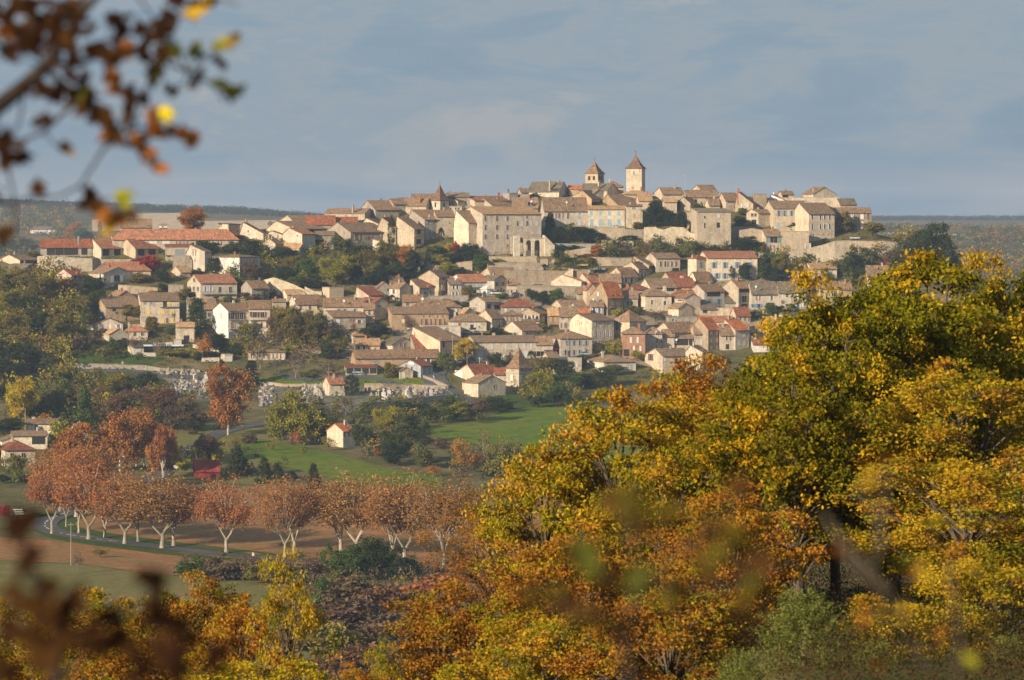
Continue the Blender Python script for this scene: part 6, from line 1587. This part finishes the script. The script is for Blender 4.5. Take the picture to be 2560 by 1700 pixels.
# ------------------------------------------------------------ oaks on the near slope
PAL = dict(g=[(.17,.17,.010),(.25,.225,.012),(.46,.31,.016),(.11,.12,.008)], y=[(.46,.28,.018),(.34,.25,.015),(.50,.24,.022),(.20,.18,.012)],  # green oak palette carries highlight and shadow tones in its leaf colours
           o=[(.46,.19,.024),(.40,.22,.02),(.30,.12,.022),(.34,.26,.018)], r=[(.38,.15,.035),(.28,.10,.028),(.44,.20,.028),(.22,.11,.04)])
def oak(seed, pal, nl=30000, R=3.0, H=6.5, leaf=.064, open_=0.0, ncl=72):
    r = np.random.default_rng(seed); tb = MB(); C = []; K = []; tone = []
    P = np.array(PAL[pal]); cl = []
    while len(cl) < ncl:
        v = r.normal(size=3); v /= np.linalg.norm(v); q = v*r.uniform(.5,1.0)
        p = np.array([q[0]*R, q[1]*R, H*.48+q[2]*H*.46])
        p[0] += .35*sin(p[2]*1.1+seed); 
        if -0.02*H < p[2] < H and all(np.linalg.norm(p-c) > .55 for c in cl[-30:]): cl.append(p)
    per = nl//(ncl*7)
    for p in cl:
        base = P[r.integers(len(P))] if r.random() < .45 else P[0]; cr = r.uniform(.45,.8)
        st = np.array([0,0,max(-2.5, p[2]*.75-1.6)+r.uniform(-.4,.3)]); mid = np.array([p[0]*.5, p[1]*.5, st[2]+(p[2]-st[2])*.6])+r.normal(size=3)*.2
        tb.tube([st, mid, p], [.06,.035,.010], 5)
        for k in range(7):
            d = r.normal(size=3); d /= np.linalg.norm(d); c = p+d*cr*np.array([1,1,.62]); tb.tube([p*.85+mid*.15, (p+c)/2+r.normal(size=3)*.05, c], [.02,.012,.005], 4)
            n = int(per*r.uniform(.5,1.5)*(1-open_*r.random())); L = c+r.normal(size=(n,3))*np.array([.20,.20,.13])*cr*1.45; C.append(L)
            col = base if r.random() < .6 else P[r.integers(len(P))]
            cc = col*r.uniform(.8,1.2)*r.uniform(.72,1.28,(n,1)); m = r.random(n) < .10; cc[m] = P[r.integers(len(P), size=m.sum())]*1.15; K.append(cc)
    C = np.concatenate(C); K = np.concatenate(K); V = leaf_quads(C, leaf, r)
    tb.tube([(0,0,-16),(.1,0,-6),(0,.1,-1),(.15,0,1.5),(0,0,H*.55)], [.24,.21,.17,.12,.05], 8)
    return quads_mesh('crown', V, K), tb.mesh('trunk'), R, H
def juniper(seed):
    r = np.random.default_rng(seed); tb = MB(); C = []; K = []
    for i in range(520):
        z = r.uniform(0,1); a = r.uniform(0,2*pi); Rr = 2.0*(1-z)**.6; p = np.array([cos(a)*Rr*r.uniform(.4,1), sin(a)*Rr*r.uniform(.4,1), z*4.2]); d = np.array([cos(a)*.5, sin(a)*.5, .75])+r.normal(size=3)*.2
        d /= np.linalg.norm(d); t = r.uniform(-.4,.5,(60,1)); C.append(p+d*t+r.normal(size=(60,3))*.035*(.6-t*.6)*2); K.append(np.ones((60,3))*np.array([.22,.235,.055])*r.uniform(.7,1.2)*r.uniform(.6,1.4,(60,1)))
    tb.tube([(0,0,-9),(0,0,0),(0,0,3.5)], [.16,.12,.03], 7); V = leaf_quads(np.concatenate(C), .030, r)
    return quads_mesh('crown', V, np.concatenate(K)), tb.mesh('trunk'), 2.0, 4.3
OAKS = {('g',0): oak(3,'g',52000), ('g',1): oak(14,'g',50000), ('y',0): oak(25,'y',44000,open_=.3), ('o',0): oak(36,'o',42000,open_=.4), ('o',1): oak(47,'o',40000,open_=.4),
        ('r',0): oak(58,'r',42000,leaf=.040,open_=.5), ('y',1): oak(69,'y',11000,R=2.4,H=5,open_=.9,ncl=20), ('j',0): juniper(8)}
NEAR = [ # x, top row, foot-of-crown row, width, distance, palette
 (2330,625,1240,600,122,('g',0),'tall green-gold oak, highest on the right'),(2090,665,1200,430,116,('g',1),'green oak whose top covers the right end of the terrace row'),
 (2520,620,1180,420,128,('g',1),'green-gold oak cut by the right edge'),(1990,880,1400,480,108,('g',0),'dense green oak low in front of the town'),
 (1790,870,1400,440,118,('o',0),'orange-tipped oak left of the green one'),(1560,915,1460,500,112,('y',0),'golden oak in the centre right'),
 (1370,1050,1600,400,114,('y',0),'yellow-green oak at the left end of the right group'),(1270,1190,1640,400,120,('r',0),'fine-twigged rust oak beside the last plane trees'),
 (1470,1290,1800,480,102,('o',1),'amber oak at the bottom centre'),(1150,1440,1860,420,106,('o',0),'orange oak at the bottom, right of the scrub hollow'),
 (2420,1090,1480,560,103,('y',0),'ochre oak under the tall green one'),(1830,1190,1640,460,100,('o',1),'rusty orange oak over the dark bank'),
 (2480,1330,1760,480,95,('y',0),'yellow oak at the lower right edge'),(2270,1450,1800,400,92,('y',0),'low golden oak at the bottom right'),
 (1680,1420,1860,480,96,('o',0),'orange oak at the bottom, left of the juniper'),(1330,1480,1900,460,98,('y',0),'golden oak at the bottom centre left'),
 (2200,1000,1420,420,112,('g',1),'dark-hearted green oak between the tall ones'),(1690,1040,1500,380,109,('y',0),'yellow oak in the middle of the right group'),
 (110,1440,1860,440,106,('y',0),'golden oak in the bottom left corner'),(470,1415,1850,330,112,('o',0),'orange oak standing above the others at bottom left'),
 (715,1345,1800,190,104,('y',1),'sparse yellow oak with bare twigs, bottom left'),(320,1560,1950,470,99,('o',1),'amber oak at the bottom left'),
 (600,1590,1960,430,96,('y',0),'golden oak at the bottom, below the sparse one'),(40,1620,1980,360,93,('o',0),'low orange oak at the left bottom edge'),(880,1650,1960,200,101,('o',1),'small orange oak at the bottom edge beside the hollow'),
 (590,1475,1900,300,108,('o',1),'amber oak filling the gap right of the orange one, bottom left'),(230,1462,1880,300,111,('y',0),'golden oak between the corner oak and the orange one'),(2430,860,1320,520,109,('y',0),'bright golden-green oak in front of the tall right one'),(2230,700,1260,560,120,('g',0),'green-gold oak filling the gap below the highest one'),(1775,868,1300,320,121,('r',0),'thin-leaved russet oak whose twigs cross the lowest town houses'),(1960,885,1320,330,115,('g',1),'green oak at the left shoulder of the green group'),
 (960,1590,1900,140,104,('y',1),'slender yellow-green young oak at the bottom, left of the orange ones')]
for i, (px, yt, yb, w, D, k, lab) in enumerate(NEAR):
    me, tr, R, H = OAKS[k]; x, y, zb = at(px, yb, D); zt = ZC-(yt-HZ)/F*D; h = zt-zb; g = ground(x, y)
    e = empty('oak_tree', (x, y, g), random.uniform(0, 6.28)); tag(e, lab, 'tree', 'oaks of the near slope'); sx = w/F*D/2/R*1.02; sz = h/H
    j = random.uniform(.9,1.12)
    o = link('crown', me, ML, e, (j*(1.2 if k[0] == 'g' else .97),j*random.uniform(1.0,1.1),j)); o.scale = (sx,sx,sz); o.location = (0,0,zb-g)
    o = link('trunk', tr, MBK, e, (.13,.105,.075)); o.scale = (sx,sx,sz); o.location = (0,0,zb-g)
for px, yt, yb, w, D, lab in [(2010,1490,1800,420,86,'grey-green juniper bush at the bottom right'),(1850,1640,1900,260,80,'second juniper cut by the bottom edge'),(2190,1620,1900,300,84,'grey-green juniper right of the larger one'),(955,1610,1900,100,120,'narrow yellowish juniper at the bottom edge beside the hollow'),(2520,1600,1850,260,86,'juniper in the bottom right corner')]:
    me, tr, R, H = OAKS[('j',0)]; x, y, zb = at(px, yb, D); h = ZC-(yt-HZ)/F*D-zb; g = ground(x, y); e = empty('juniper', (x,y,g), random.uniform(0,6)); tag(e, lab, 'shrub'); sx = w/F*D/2/R
    o = link('crown', me, ML, e, (1,1,1)); o.scale = (sx,sx,h/H); o.location = (0,0,zb-g); o = link('trunk', tr, MBK, e, (.2,.15,.1)); o.scale = (sx,sx,h/H); o.location = (0,0,zb-g)
# thicket and fallen leaves on the near bank
def thicket():
    r = np.random.default_rng(77); C = []; K = []
    for i in range(2600):
        D = r.uniform(66,190); px = r.uniform(1200,2700); x = (px-1280)/F*D; z = ground(x, D); n = 75
        if px < 1300 and D > 120: continue
        h = r.uniform(.4,1.6); p = np.array([x, D, z])+np.stack([r.normal(size=n)*.5, r.normal(size=n)*.5, r.uniform(0,h,n)], 1); C.append(p)
        K.append(np.array([(.09,.055,.02),(.06,.06,.02),(.07,.06,.03),(.11,.06,.02)][r.integers(4)])*r.uniform(.5,1.3,(n,1)))
    o = link('undergrowth', quads_mesh('undergrowth', leaf_quads(np.concatenate(C), .032, r), np.concatenate(K)), ML, None, (1,1,1)); tag(o, 'dark brown undergrowth and brambles covering the near wooded bank', 'undergrowth', None, 'stuff')
thicket()

# ------------------------------------------------------------ out-of-focus twigs close to the camera
def leafshape():
    pts = []; n = 26
    for i in range(n+1):
        t = i/n; wv = .26*sin(pi*t**.8)*(1+.28*cos(t*7*pi)); pts.append((wv, t))
    L = [(w_, y_) for w_, y_ in pts]; return L
LS = leafshape()
def leafmesh(name, items):
    """items: (position, length, colour, direction seed)"""
    mb = MB(); cols = []
    for p, s, c, sd in items:
        r = np.random.default_rng(sd); a = r.normal(size=3)*np.array([1,.45,1]); a /= np.linalg.norm(a); nrm = np.array([r.normal()*.6,-1,r.normal()*.6]); b = np.cross(a, nrm); b /= np.linalg.norm(b); nn = np.cross(a, b)
        p = np.array(p); vs = []
        for w_, y_ in LS:
            cur = nn*s*(.25*(y_-.5)**2)
            vs += [tuple(p+a*s*(y_-.5)+b*s*w_*.95+cur+nn*s*.10*w_), tuple(p+a*s*(y_-.5)+cur), tuple(p+a*s*(y_-.5)-b*s*w_*.95+cur+nn*s*.10*w_)]
        fs = []
        for i in range(len(LS)-1):
            q = i*3; fs += [(q,q+1,q+4,q+3),(q+1,q+2,q+5,q+4)]
        mb.add(vs, fs); cols += [c]*len(vs)
    me = mb.mesh(name); at_ = me.color_attributes.new('Col','FLOAT_COLOR','POINT'); at_.data.foreach_set('color', np.array([(*c,1) for c in cols], np.float32).reshape(-1)); return me
DK = (.040,.018,.010); BR = (.085,.040,.014); ORG = (.38,.13,.025); YEL = (.95,.72,.02); YG = (.34,.32,.025); GR = (.10,.11,.02); GO = (.45,.27,.03)  # DK and BR: brown leaf tones darkened to hold backlight and shade
def spray(name, label, D, twigs, blobs, leafm, stem, seed, col=(.045,.035,.03)):  # default bark colour is darkened in place of shade
    r = np.random.default_rng(seed); e = empty(name, stem); tag(e, label, 'branch'); mb = MB()
    off = np.array(stem)
    for pts, r0, r1 in twigs:
        P = [np.array(at(x, y, D+dz))-off for x, y, dz in [(q+(0,))[:3] for q in pts]]; n = len(P); mb.tube(P, [r0+(r1-r0)*i/(n-1) for i in range(n)], 7)
    for x, y, n, sp, cols in blobs:
        if D > 10:
            q = min(((math.hypot(p[0]-x, p[1]-y), p) for pts, _, _ in twigs for p in pts), key=lambda t: t[0]); 
            if q[0] < 160: mb.tube([np.array(at(q[1][0], q[1][1], D))-off, np.array(at((x+q[1][0])/2+r.normal()*8, (y+q[1][1])/2+r.normal()*8, D+r.normal()*.05))-off, np.array(at(x, y, D))-off], [.0035,.0028,.0015], 5)
    mb.build('twigs', MBK, e, col); it = []
    for x, y, n, sp, cols in blobs:
        for k in range(int(n*(2.1 if D == 12.0 else (.6 if D == 7.5 and leafm < .05 else (4.5 if D == 6.2 else 2.3)))+.5)):
            px, py = x+r.normal()*sp*(2.0 if D == 6.2 else 1), y+r.normal()*sp*.8*(1.6 if D == 6.2 else 1); c = cols[r.integers(len(cols))]; p = np.array(at(px, py, D+r.normal()*.35))-off; it.append((p, leafm*r.uniform(.75,1.2), tuple(np.array(c)*r.uniform(.75,1.2)), int(r.integers(1e6))))
    link('leaves', leafmesh('leaves', it), ML, e, (1,1,1)); return e
A = [DK,DK,BR]; 
spray('oak_branch', 'dark blurred oak branch with brown leaves darkened for shade hanging into the top left corner', 12.0,
  [([(-900,900),(-300,420),(0,262),(60,215),(115,165),(150,110),(200,40),(250,-20)],.035,.012),([(110,170),(160,210),(215,250),(260,300),(290,345),(340,365)],.012,.004),
   ([(115,160),(200,160),(260,130),(330,120),(400,150),(470,180),(540,215),(600,235)],.011,.003),([(200,245),(150,290),(110,330),(60,350),(0,365)],.008,.003),([(290,345),(340,320),(400,325),(470,345)],.006,.003),
   ([(290,345),(260,370),(235,410),(200,465),(150,490),(60,500),(-40,500)],.006,.003),([(290,345),(340,370),(400,410)],.006,.003),([(470,180),(440,120),(420,50)],.005,.003),([(470,180),(510,140),(560,110)],.005,.002),([(250,-20),(290,-60),(330,-30),(380,40),(430,110)],.005,.003),
   ([(0,262),(-10,330),(20,420),(40,520),(30,600)],.006,.003),([(60,215),(50,300),(20,370)],.005,.003),([(540,215),(560,260)],.003,.002),([(200,465),(230,500),(290,540),(330,560)],.004,.002)],
  [(10,30,7,22,A),(20,80,5,20,[BR,ORG]),(70,20,6,20,A),(110,50,9,25,A),(60,110,6,25,A),(30,130,4,20,A),(170,30,8,22,A),(190,75,4,18,A),(170,100,4,18,A),(200,200,3,16,A),(130,110,5,20,A),
   (285,55,4,12,A),(300,75,3,12,A),(240,120,4,15,A+[BR]),(225,130,2,10,[ORG]),(270,140,4,14,A),(310,125,3,12,[BR,ORG]),(370,75,5,14,A),(395,90,4,14,[BR,DK]),(365,130,4,14,A),(400,130,4,12,[BR,DK]),(425,120,2,8,[DK,GR]),
   (275,190,2,7,[ORG]),(290,215,2,8,[ORG,BR]),(440,135,2,8,[GR]),(490,125,3,9,[GR]),(430,60,2,8,A),(415,40,1,5,A),(485,30,2,8,[DK,GO]),(555,110,2,9,[YG,GR,GO]),(580,105,1,4,[GO]),(560,215,2,8,[GR,DK]),(585,230,2,8,[GR,GO]),(545,150,1,5,A),
   (490,200,2,9,A),(435,220,2,8,A),(380,200,2,10,[GR,DK]),(400,170,2,10,[GR,DK]),(320,240,3,12,A),(325,260,2,8,A),(360,250,1,5,A),(200,250,5,16,A+[GR]),(215,275,3,12,A),(250,290,3,10,[BR,DK]),(275,310,3,10,[BR]),(280,340,3,8,[BR,ORG]),
   (300,355,2,8,BR and [BR]),(320,300,2,8,[ORG,BR]),(345,350,3,9,[BR,ORG]),(375,385,2,7,[ORG]),(400,410,2,8,[ORG,BR]),(350,375,2,7,[BR]),(416,278,2,4,[YEL]),(412,295,1,3,[YEL]),(380,300,3,9,[ORG]),(395,325,2,8,[ORG]),(440,335,2,8,[ORG,BR]),(475,343,3,8,[ORG]),
   (305,488,2,5,[YG]),(303,505,1,4,[YG]),(220,480,2,10,[BR]),(230,505,2,8,[BR,DK]),(250,520,2,9,[ORG,BR]),(290,545,3,12,[ORG,BR]),(330,540,2,10,[BR]),(280,570,2,10,[GO,ORG]),
   (10,350,3,14,A),(20,375,3,14,A),(60,388,2,10,A),(20,400,2,9,A),(110,308,2,7,[BR,DK]),(160,375,2,6,[DK,GO]),(90,470,3,9,[BR]),(15,580,3,12,[DK,BR]),(5,500,2,12,A),(150,235,4,14,A),(90,220,3,14,A),(180,160,4,20,A)],
  .063, at(-900, 2600, 12.0), 4)
B2 = [DK,BR,BR,DK]
spray('oak_branch', 'very blurred brown oak twigs in the bottom left corner', 7.5,
  [([(100,2900),(120,1900),(150,1600),(90,1450),(60,1330)],.02,.004),([(150,1600),(300,1540),(400,1480),(390,1440)],.008,.003),([(150,1700),(260,1600),(420,1560)],.008,.003)],
  [(40,1310,1,6,[DK]),(60,1300,1,6,[DK]),(80,1390,1,8,[DK]),(120,1480,1,14,B2),(60,1520,2,18,B2),(150,1520,2,18,B2),(60,1590,2,20,B2),(160,1590,2,20,B2),(270,1530,1,12,[DK]),(380,1450,1,6,[DK]),(385,1495,1,6,[DK]),
   (395,1540,1,8,[DK,BR]),(440,1560,1,8,[DK]),(20,1680,2,16,B2),(330,1670,2,18,B2),(130,1650,3,22,B2),(230,1600,3,22,B2),(300,1600,2,18,B2),(90,1560,2,22,B2),(200,1500,1,14,B2),(400,1620,2,16,B2),(480,1600,1,10,B2),(30,1470,1,10,B2),(1045-600,1680,2,20,B2),(530,1650,1,14,B2)], .075, at(100, 3400, 7.5), 9)
OL = [(.10,.085,.015),(.12,.07,.018),(.07,.04,.012),DK,(.20,.15,.02)]
spray('oak_branch', 'very blurred olive and brown twigs floating before the right oaks', 6.2,
  [([(1700,5200),(1650,2300),(1560,1600),(1600,1450),(1560,1280)],.014,.003),([(1560,1600),(1480,1520),(1330,1515)],.005,.002),([(1600,1450),(1750,1340),(1860,1220)],.005,.002),([(1600,1450),(1760,1480),(1900,1430)],.005,.002)],
  [(1560,1250,1,10,OL),(1600,1300,1,12,OL),(1690,1300,2,16,OL),(1790,1320,1,14,OL),(1850,1215,1,12,[BR]),(1460,1390,2,14,[DK,GR]),(1530,1440,1,14,[DK,GR]),(1330,1515,1,14,OL),(1450,1520,2,18,[BR,GR]),
   (1530,1560,1,14,OL),(1900,1410,1,14,[BR]),(1850,1490,1,14,OL),(1770,1400,1,14,OL),(1700,1480,1,16,OL)], .050, at(1700, 5300, 6.2), 15)
spray('oak_branch', 'blurred bare forked twig with a few orange leaves at the bottom right', 7.5,
  [([(2440,3600),(2380,1800),(2330,1690),(2255,1560),(2220,1480),(2180,1430),(2120,1360),(2050,1270)],.005,.0025),([(2180,1430),(2200,1360),(2180,1270),(2140,1210)],.005,.0025),([(2180,1430),(2120,1380),(2060,1290)],.008,.004),([(2380,1800),(2400,1600),(2370,1400)],.008,.004),([(2200,1360),(2215,1220),(2220,1160)],.005,.003),([(2220,1480),(2140,1420),(2110,1370)],.009,.004)],
  [(2170,1165,1,6,[ORG]),(2225,1155,2,7,[ORG]),(2170,1205,1,6,[GO]),(2330,1310,1,7,[YG]),(2340,1360,2,8,[ORG]),(2400,1365,2,8,[GO,ORG]),(2260,1400,2,8,[YG,ORG]),(2300,1420,2,8,[GO]),(2210,1460,2,8,[ORG,GO]),(2150,1540,1,6,[ORG]),
   (2200,1520,1,6,[GO]),(2290,1440,2,8,[ORG]),(2350,1590,2,8,[ORG]),(2260,1530,1,6,[GO]),(2100,1375,1,5,[ORG]),(2420,1650,1,8,[YG]),(2210,1650,2,8,[ORG]),(2430,1430,1,8,[GO])], .036, at(2440, 3600, 7.5), 21, (.12,.095,.07))
spray('oak_branch', 'tiny blurred twig with leaves at the top edge', 13.0, [([(250,-300),(450,-60),(520,-10),(600,15)],.01,.002)], [(520,-5,2,8,[DK,GO]),(445,-5,2,8,[DK]),(480,25,2,6,[DK,GO])], .075, at(-900, 2500, 13.0), 33)
def near_trunk():
    x, y, _ = at(-900, 900, 12.0); g = ground(x, y); e = empty('oak_tree', (x,y,g)); tag(e, 'oak just outside the left edge carrying the dark blurred branch, crown added for shade', 'tree'); mb = MB(); mb.tube([(0,0,-.5),(.05,0,1),(0,.1,2.6),(.1,.1,4.5)], [.24,.18,.15,.08], 10)
    me, tr, R, H = OAKS[('o',0)]
    mb.tube([(.05,0,1.5),(-1.2,-1.5,2.6),(-3,-3.2,3.2)], [.12,.09,.04], 7); mb.build('trunk', MBK, e, (.09,.07,.05))
    o = link('crown', me, ML, e, (.6,.55,.5)); o.location = (-3.2,-3.6,-.6); o.scale = (.95,.95,.95)  # unseen crown added to cast shade on the blurred leaves
near_trunk()

# ------------------------------------------------------------ far woods
def far_wood():
    r = np.random.default_rng(5); C = []; S = []; K = []
    pal = 1.5*np.array([(.05,.07,.02),(.07,.075,.02),(.13,.10,.03),(.20,.10,.03),(.11,.07,.035),(.16,.13,.03),(.035,.05,.02)])
    def put(px, D, hh, cc=None):
        x = (px-1280)/F*D; z = ground(x, D); n = 26; R = hh*r.uniform(.7,1.0); c = np.array([x, D, z+hh*.5])
        C.append(c+r.normal(size=(n,3))*np.array([R,R,hh*.42])*.55); S.append(np.full(n, hh*.17)); K.append((pal[r.integers(len(pal))] if cc is None else cc)*r.uniform(.75,1.25)*r.uniform(.7,1.3,(n,1)))
    def inside_field(px, D):
        P, Z = profile(px); py = HZ-np.interp(D, P, Z)/D*F
        return (205 < px < 900 and 528 < py < 598) or (2140 < px < 2430 and 579 < py < 594)
    for _ in range(2600):
        px = r.uniform(-150,900); D = r.uniform(2350,5300)**1
        if inside_field(px, D) or sin(px*.02+D*.004)+sin(px*.011-D*.0023) < -.9: continue
        put(px, D, r.uniform(6,11))
    for _ in range(2300):
        px = r.uniform(2080,2750); D = r.uniform(2700,4450)
        if inside_field(px, D): continue
        py = HZ-np.interp(D, *profile(px))/D*F
        if py > 618 and r.random() < .6: put(px, D, r.uniform(3,5), np.array((.12,.08,.04))); continue
        put(px, D, r.uniform(5,9))
    for _ in range(2000): put(r.uniform(-200,1250), r.uniform(5300,5850), r.uniform(5,8), np.array((.05,.055,.03)))
    for _ in range(900): put(r.uniform(2050,2750), r.uniform(7250,7600), r.uniform(5,8), np.array((.04,.05,.03)))
    Cc = np.concatenate(C); Ss = np.concatenate(S); V = leaf_quads(Cc, 1.0, r); ctr = V.mean(1, keepdims=True); V = ctr+(V-ctr)*Ss[:,None,None]
    o = link('far_woodland', quads_mesh('far_woodland', V, np.concatenate(K)), ML, None, (1,1,1)); tag(o, 'hazy autumn woodland covering the distant hills and ridge lines', 'woodland', None, 'stuff')
far_wood()
def town_scrub():
    """ground cover between the houses"""
    r = np.random.default_rng(12); C = []; K = []
    for _ in range(3800):
        px = r.uniform(60,2200); cy = crest_py(px); py = r.uniform(max(cy+18,560), 1000); x, D, z = place(px, py); n = 9; hh = r.uniform(.4,1.5)
        C.append(np.array([x,D,z])+np.stack([r.normal(size=n)*.9, r.normal(size=n)*.9, r.uniform(0,hh,n)],1)); K.append(np.array([(.05,.07,.02),(.10,.09,.03),(.13,.08,.035),(.07,.10,.02)][r.integers(4)])*r.uniform(.6,1.3,(n,1)))
    o = link('ground_cover', quads_mesh('ground_cover', leaf_quads(np.concatenate(C), .42, r), np.concatenate(K)), ML, None, (1,1,1)); tag(o, 'weeds and low garden plants growing between the houses', 'ground cover', None, 'stuff')
town_scrub()
# ------------------------------------------------------------ light, air, camera
SUN_AZ, SUN_EL = radians(47), radians(19)
def lighting():
    w = bpy.data.worlds.new('World'); SC.world = w; w.use_nodes = True; nt = w.node_tree; nt.nodes.clear()
    out = nt.nodes.new('ShaderNodeOutputWorld'); bg = nt.nodes.new('ShaderNodeBackground'); bg.inputs[1].default_value = .094; nt.links.new(bg.outputs[0], out.inputs[0])
    sky = nt.nodes.new('ShaderNodeTexSky'); sky.sky_type = 'NISHITA'; sky.sun_disc = False; sky.sun_elevation = SUN_EL; sky.sun_rotation = pi+SUN_AZ; sky.air_density = 1.0; sky.dust_density = 1.0
    tc = nt.nodes.new('ShaderNodeTexCoord'); mp = nt.nodes.new('ShaderNodeMapping'); nt.links.new(tc.outputs['Generated'], mp.inputs[0])
    mp.inputs['Scale'].default_value = (7, 7, 24); mp.inputs['Rotation'].default_value = (0, radians(-16), radians(8))
    n1 = N(nt, 'ShaderNodeTexNoise'); n1.inputs['Scale'].default_value = 2.1; n1.inputs['Detail'].default_value = 9; n1.inputs['Roughness'].default_value = .62; n1.inputs['Distortion'].default_value = .4; nt.links.new(mp.outputs[0], n1.inputs['Vector'])
    cl = ramp(nt, n1.outputs['Fac'], [(.36,(1.62,2.40,3.25)),(.45,(1.85,2.58,3.35)),(.52,(2.35,2.82,3.35)),(.58,(2.05,2.70,3.36)),(.68,(2.95,3.12,3.35))])
    c = mul(nt, sky.outputs[0], cl, 'MIX', .93)
    # pale band low over the horizon
    sp = nt.nodes.new('ShaderNodeSeparateXYZ'); nt.links.new(tc.outputs['Generated'], sp.inputs[0])
    b = ramp(nt, sp.outputs[2], [(.0,.25),(.005,.9),(.014,.0)]); n2 = N(nt, 'ShaderNodeTexNoise'); n2.inputs['Scale'].default_value = 3; n2.inputs['Detail'].default_value = 4
    mp2 = nt.nodes.new('ShaderNodeMapping'); mp2.inputs['Scale'].default_value = (3,3,34); nt.links.new(tc.outputs['Generated'], mp2.inputs[0]); nt.links.new(mp2.outputs[0], n2.inputs['Vector'])
    f = mul(nt, b, ramp(nt, n2.outputs['Fac'], [(.34,.0),(.56,1.0)])); c = mul(nt, c, (3.9,3.75,3.65), 'MIX', f)
    nt.links.new(c, bg.inputs[0])
    L = bpy.data.lights.new('sun', 'SUN'); L.energy = 5.0; L.angle = radians(.6); L.color = (1.0,.85,.645); o = bpy.data.objects.new('sun', L); COL.objects.link(o); o.location = (-400,-400,500)
    d = __import__('mathutils').Vector((sin(SUN_AZ)*cos(SUN_EL), cos(SUN_AZ)*cos(SUN_EL), -sin(SUN_EL))); o.rotation_euler = d.to_track_quat('-Z','Y').to_euler()
lighting()
def haze():
    mb = MB(); mb.box(-9600,-9600,-1.0,9600,9600,175); 
    m, nt, out = newmat('haze'); v = nt.nodes.new('ShaderNodeVolumePrincipled'); v.inputs['Color'].default_value = (.56,.70,.92,1); v.inputs['Density'].default_value = HAZE; v.inputs['Anisotropy'].default_value = .0
    nt.links.new(v.outputs[0], out.inputs['Volume']); o = mb.build('haze', m); o['kind'] = 'stuff'; o['label'] = 'thin blue autumn haze filling the valley'
HAZE = 7e-5
haze()
cam = bpy.data.cameras.new('camera'); co = bpy.data.objects.new('camera', cam); COL.objects.link(co); SC.camera = co
co.location = (0,0,ZC); co.rotation_euler = (pi/2,0,0); cam.sensor_width = 23.6; cam.lens = F/2560*23.6; cam.shift_y = -(850-HZ)/2560; cam.clip_start = .1; cam.clip_end = 30000
cam.dof.use_dof = True; cam.dof.focus_distance = 500; cam.dof.aperture_fstop = (cam.lens/1000)/.038
SC.view_settings.view_transform = 'Standard'; SC.view_settings.look = 'None'; SC.view_settings.exposure = .42; SC.view_settings.gamma = 1
SC.render.resolution_x = 1024; SC.render.resolution_y = 680
cy = SC.cycles; SC.render.engine = 'CYCLES'; cy.max_bounces = 4; cy.diffuse_bounces = 2; cy.glossy_bounces = 1; cy.transmission_bounces = 2; cy.transparent_max_bounces = 4; cy.volume_bounces = 0
cy.use_denoising = True; cy.use_adaptive_sampling = True; cy.adaptive_threshold = .02; cy.caustics_reflective = False; cy.caustics_refractive = False
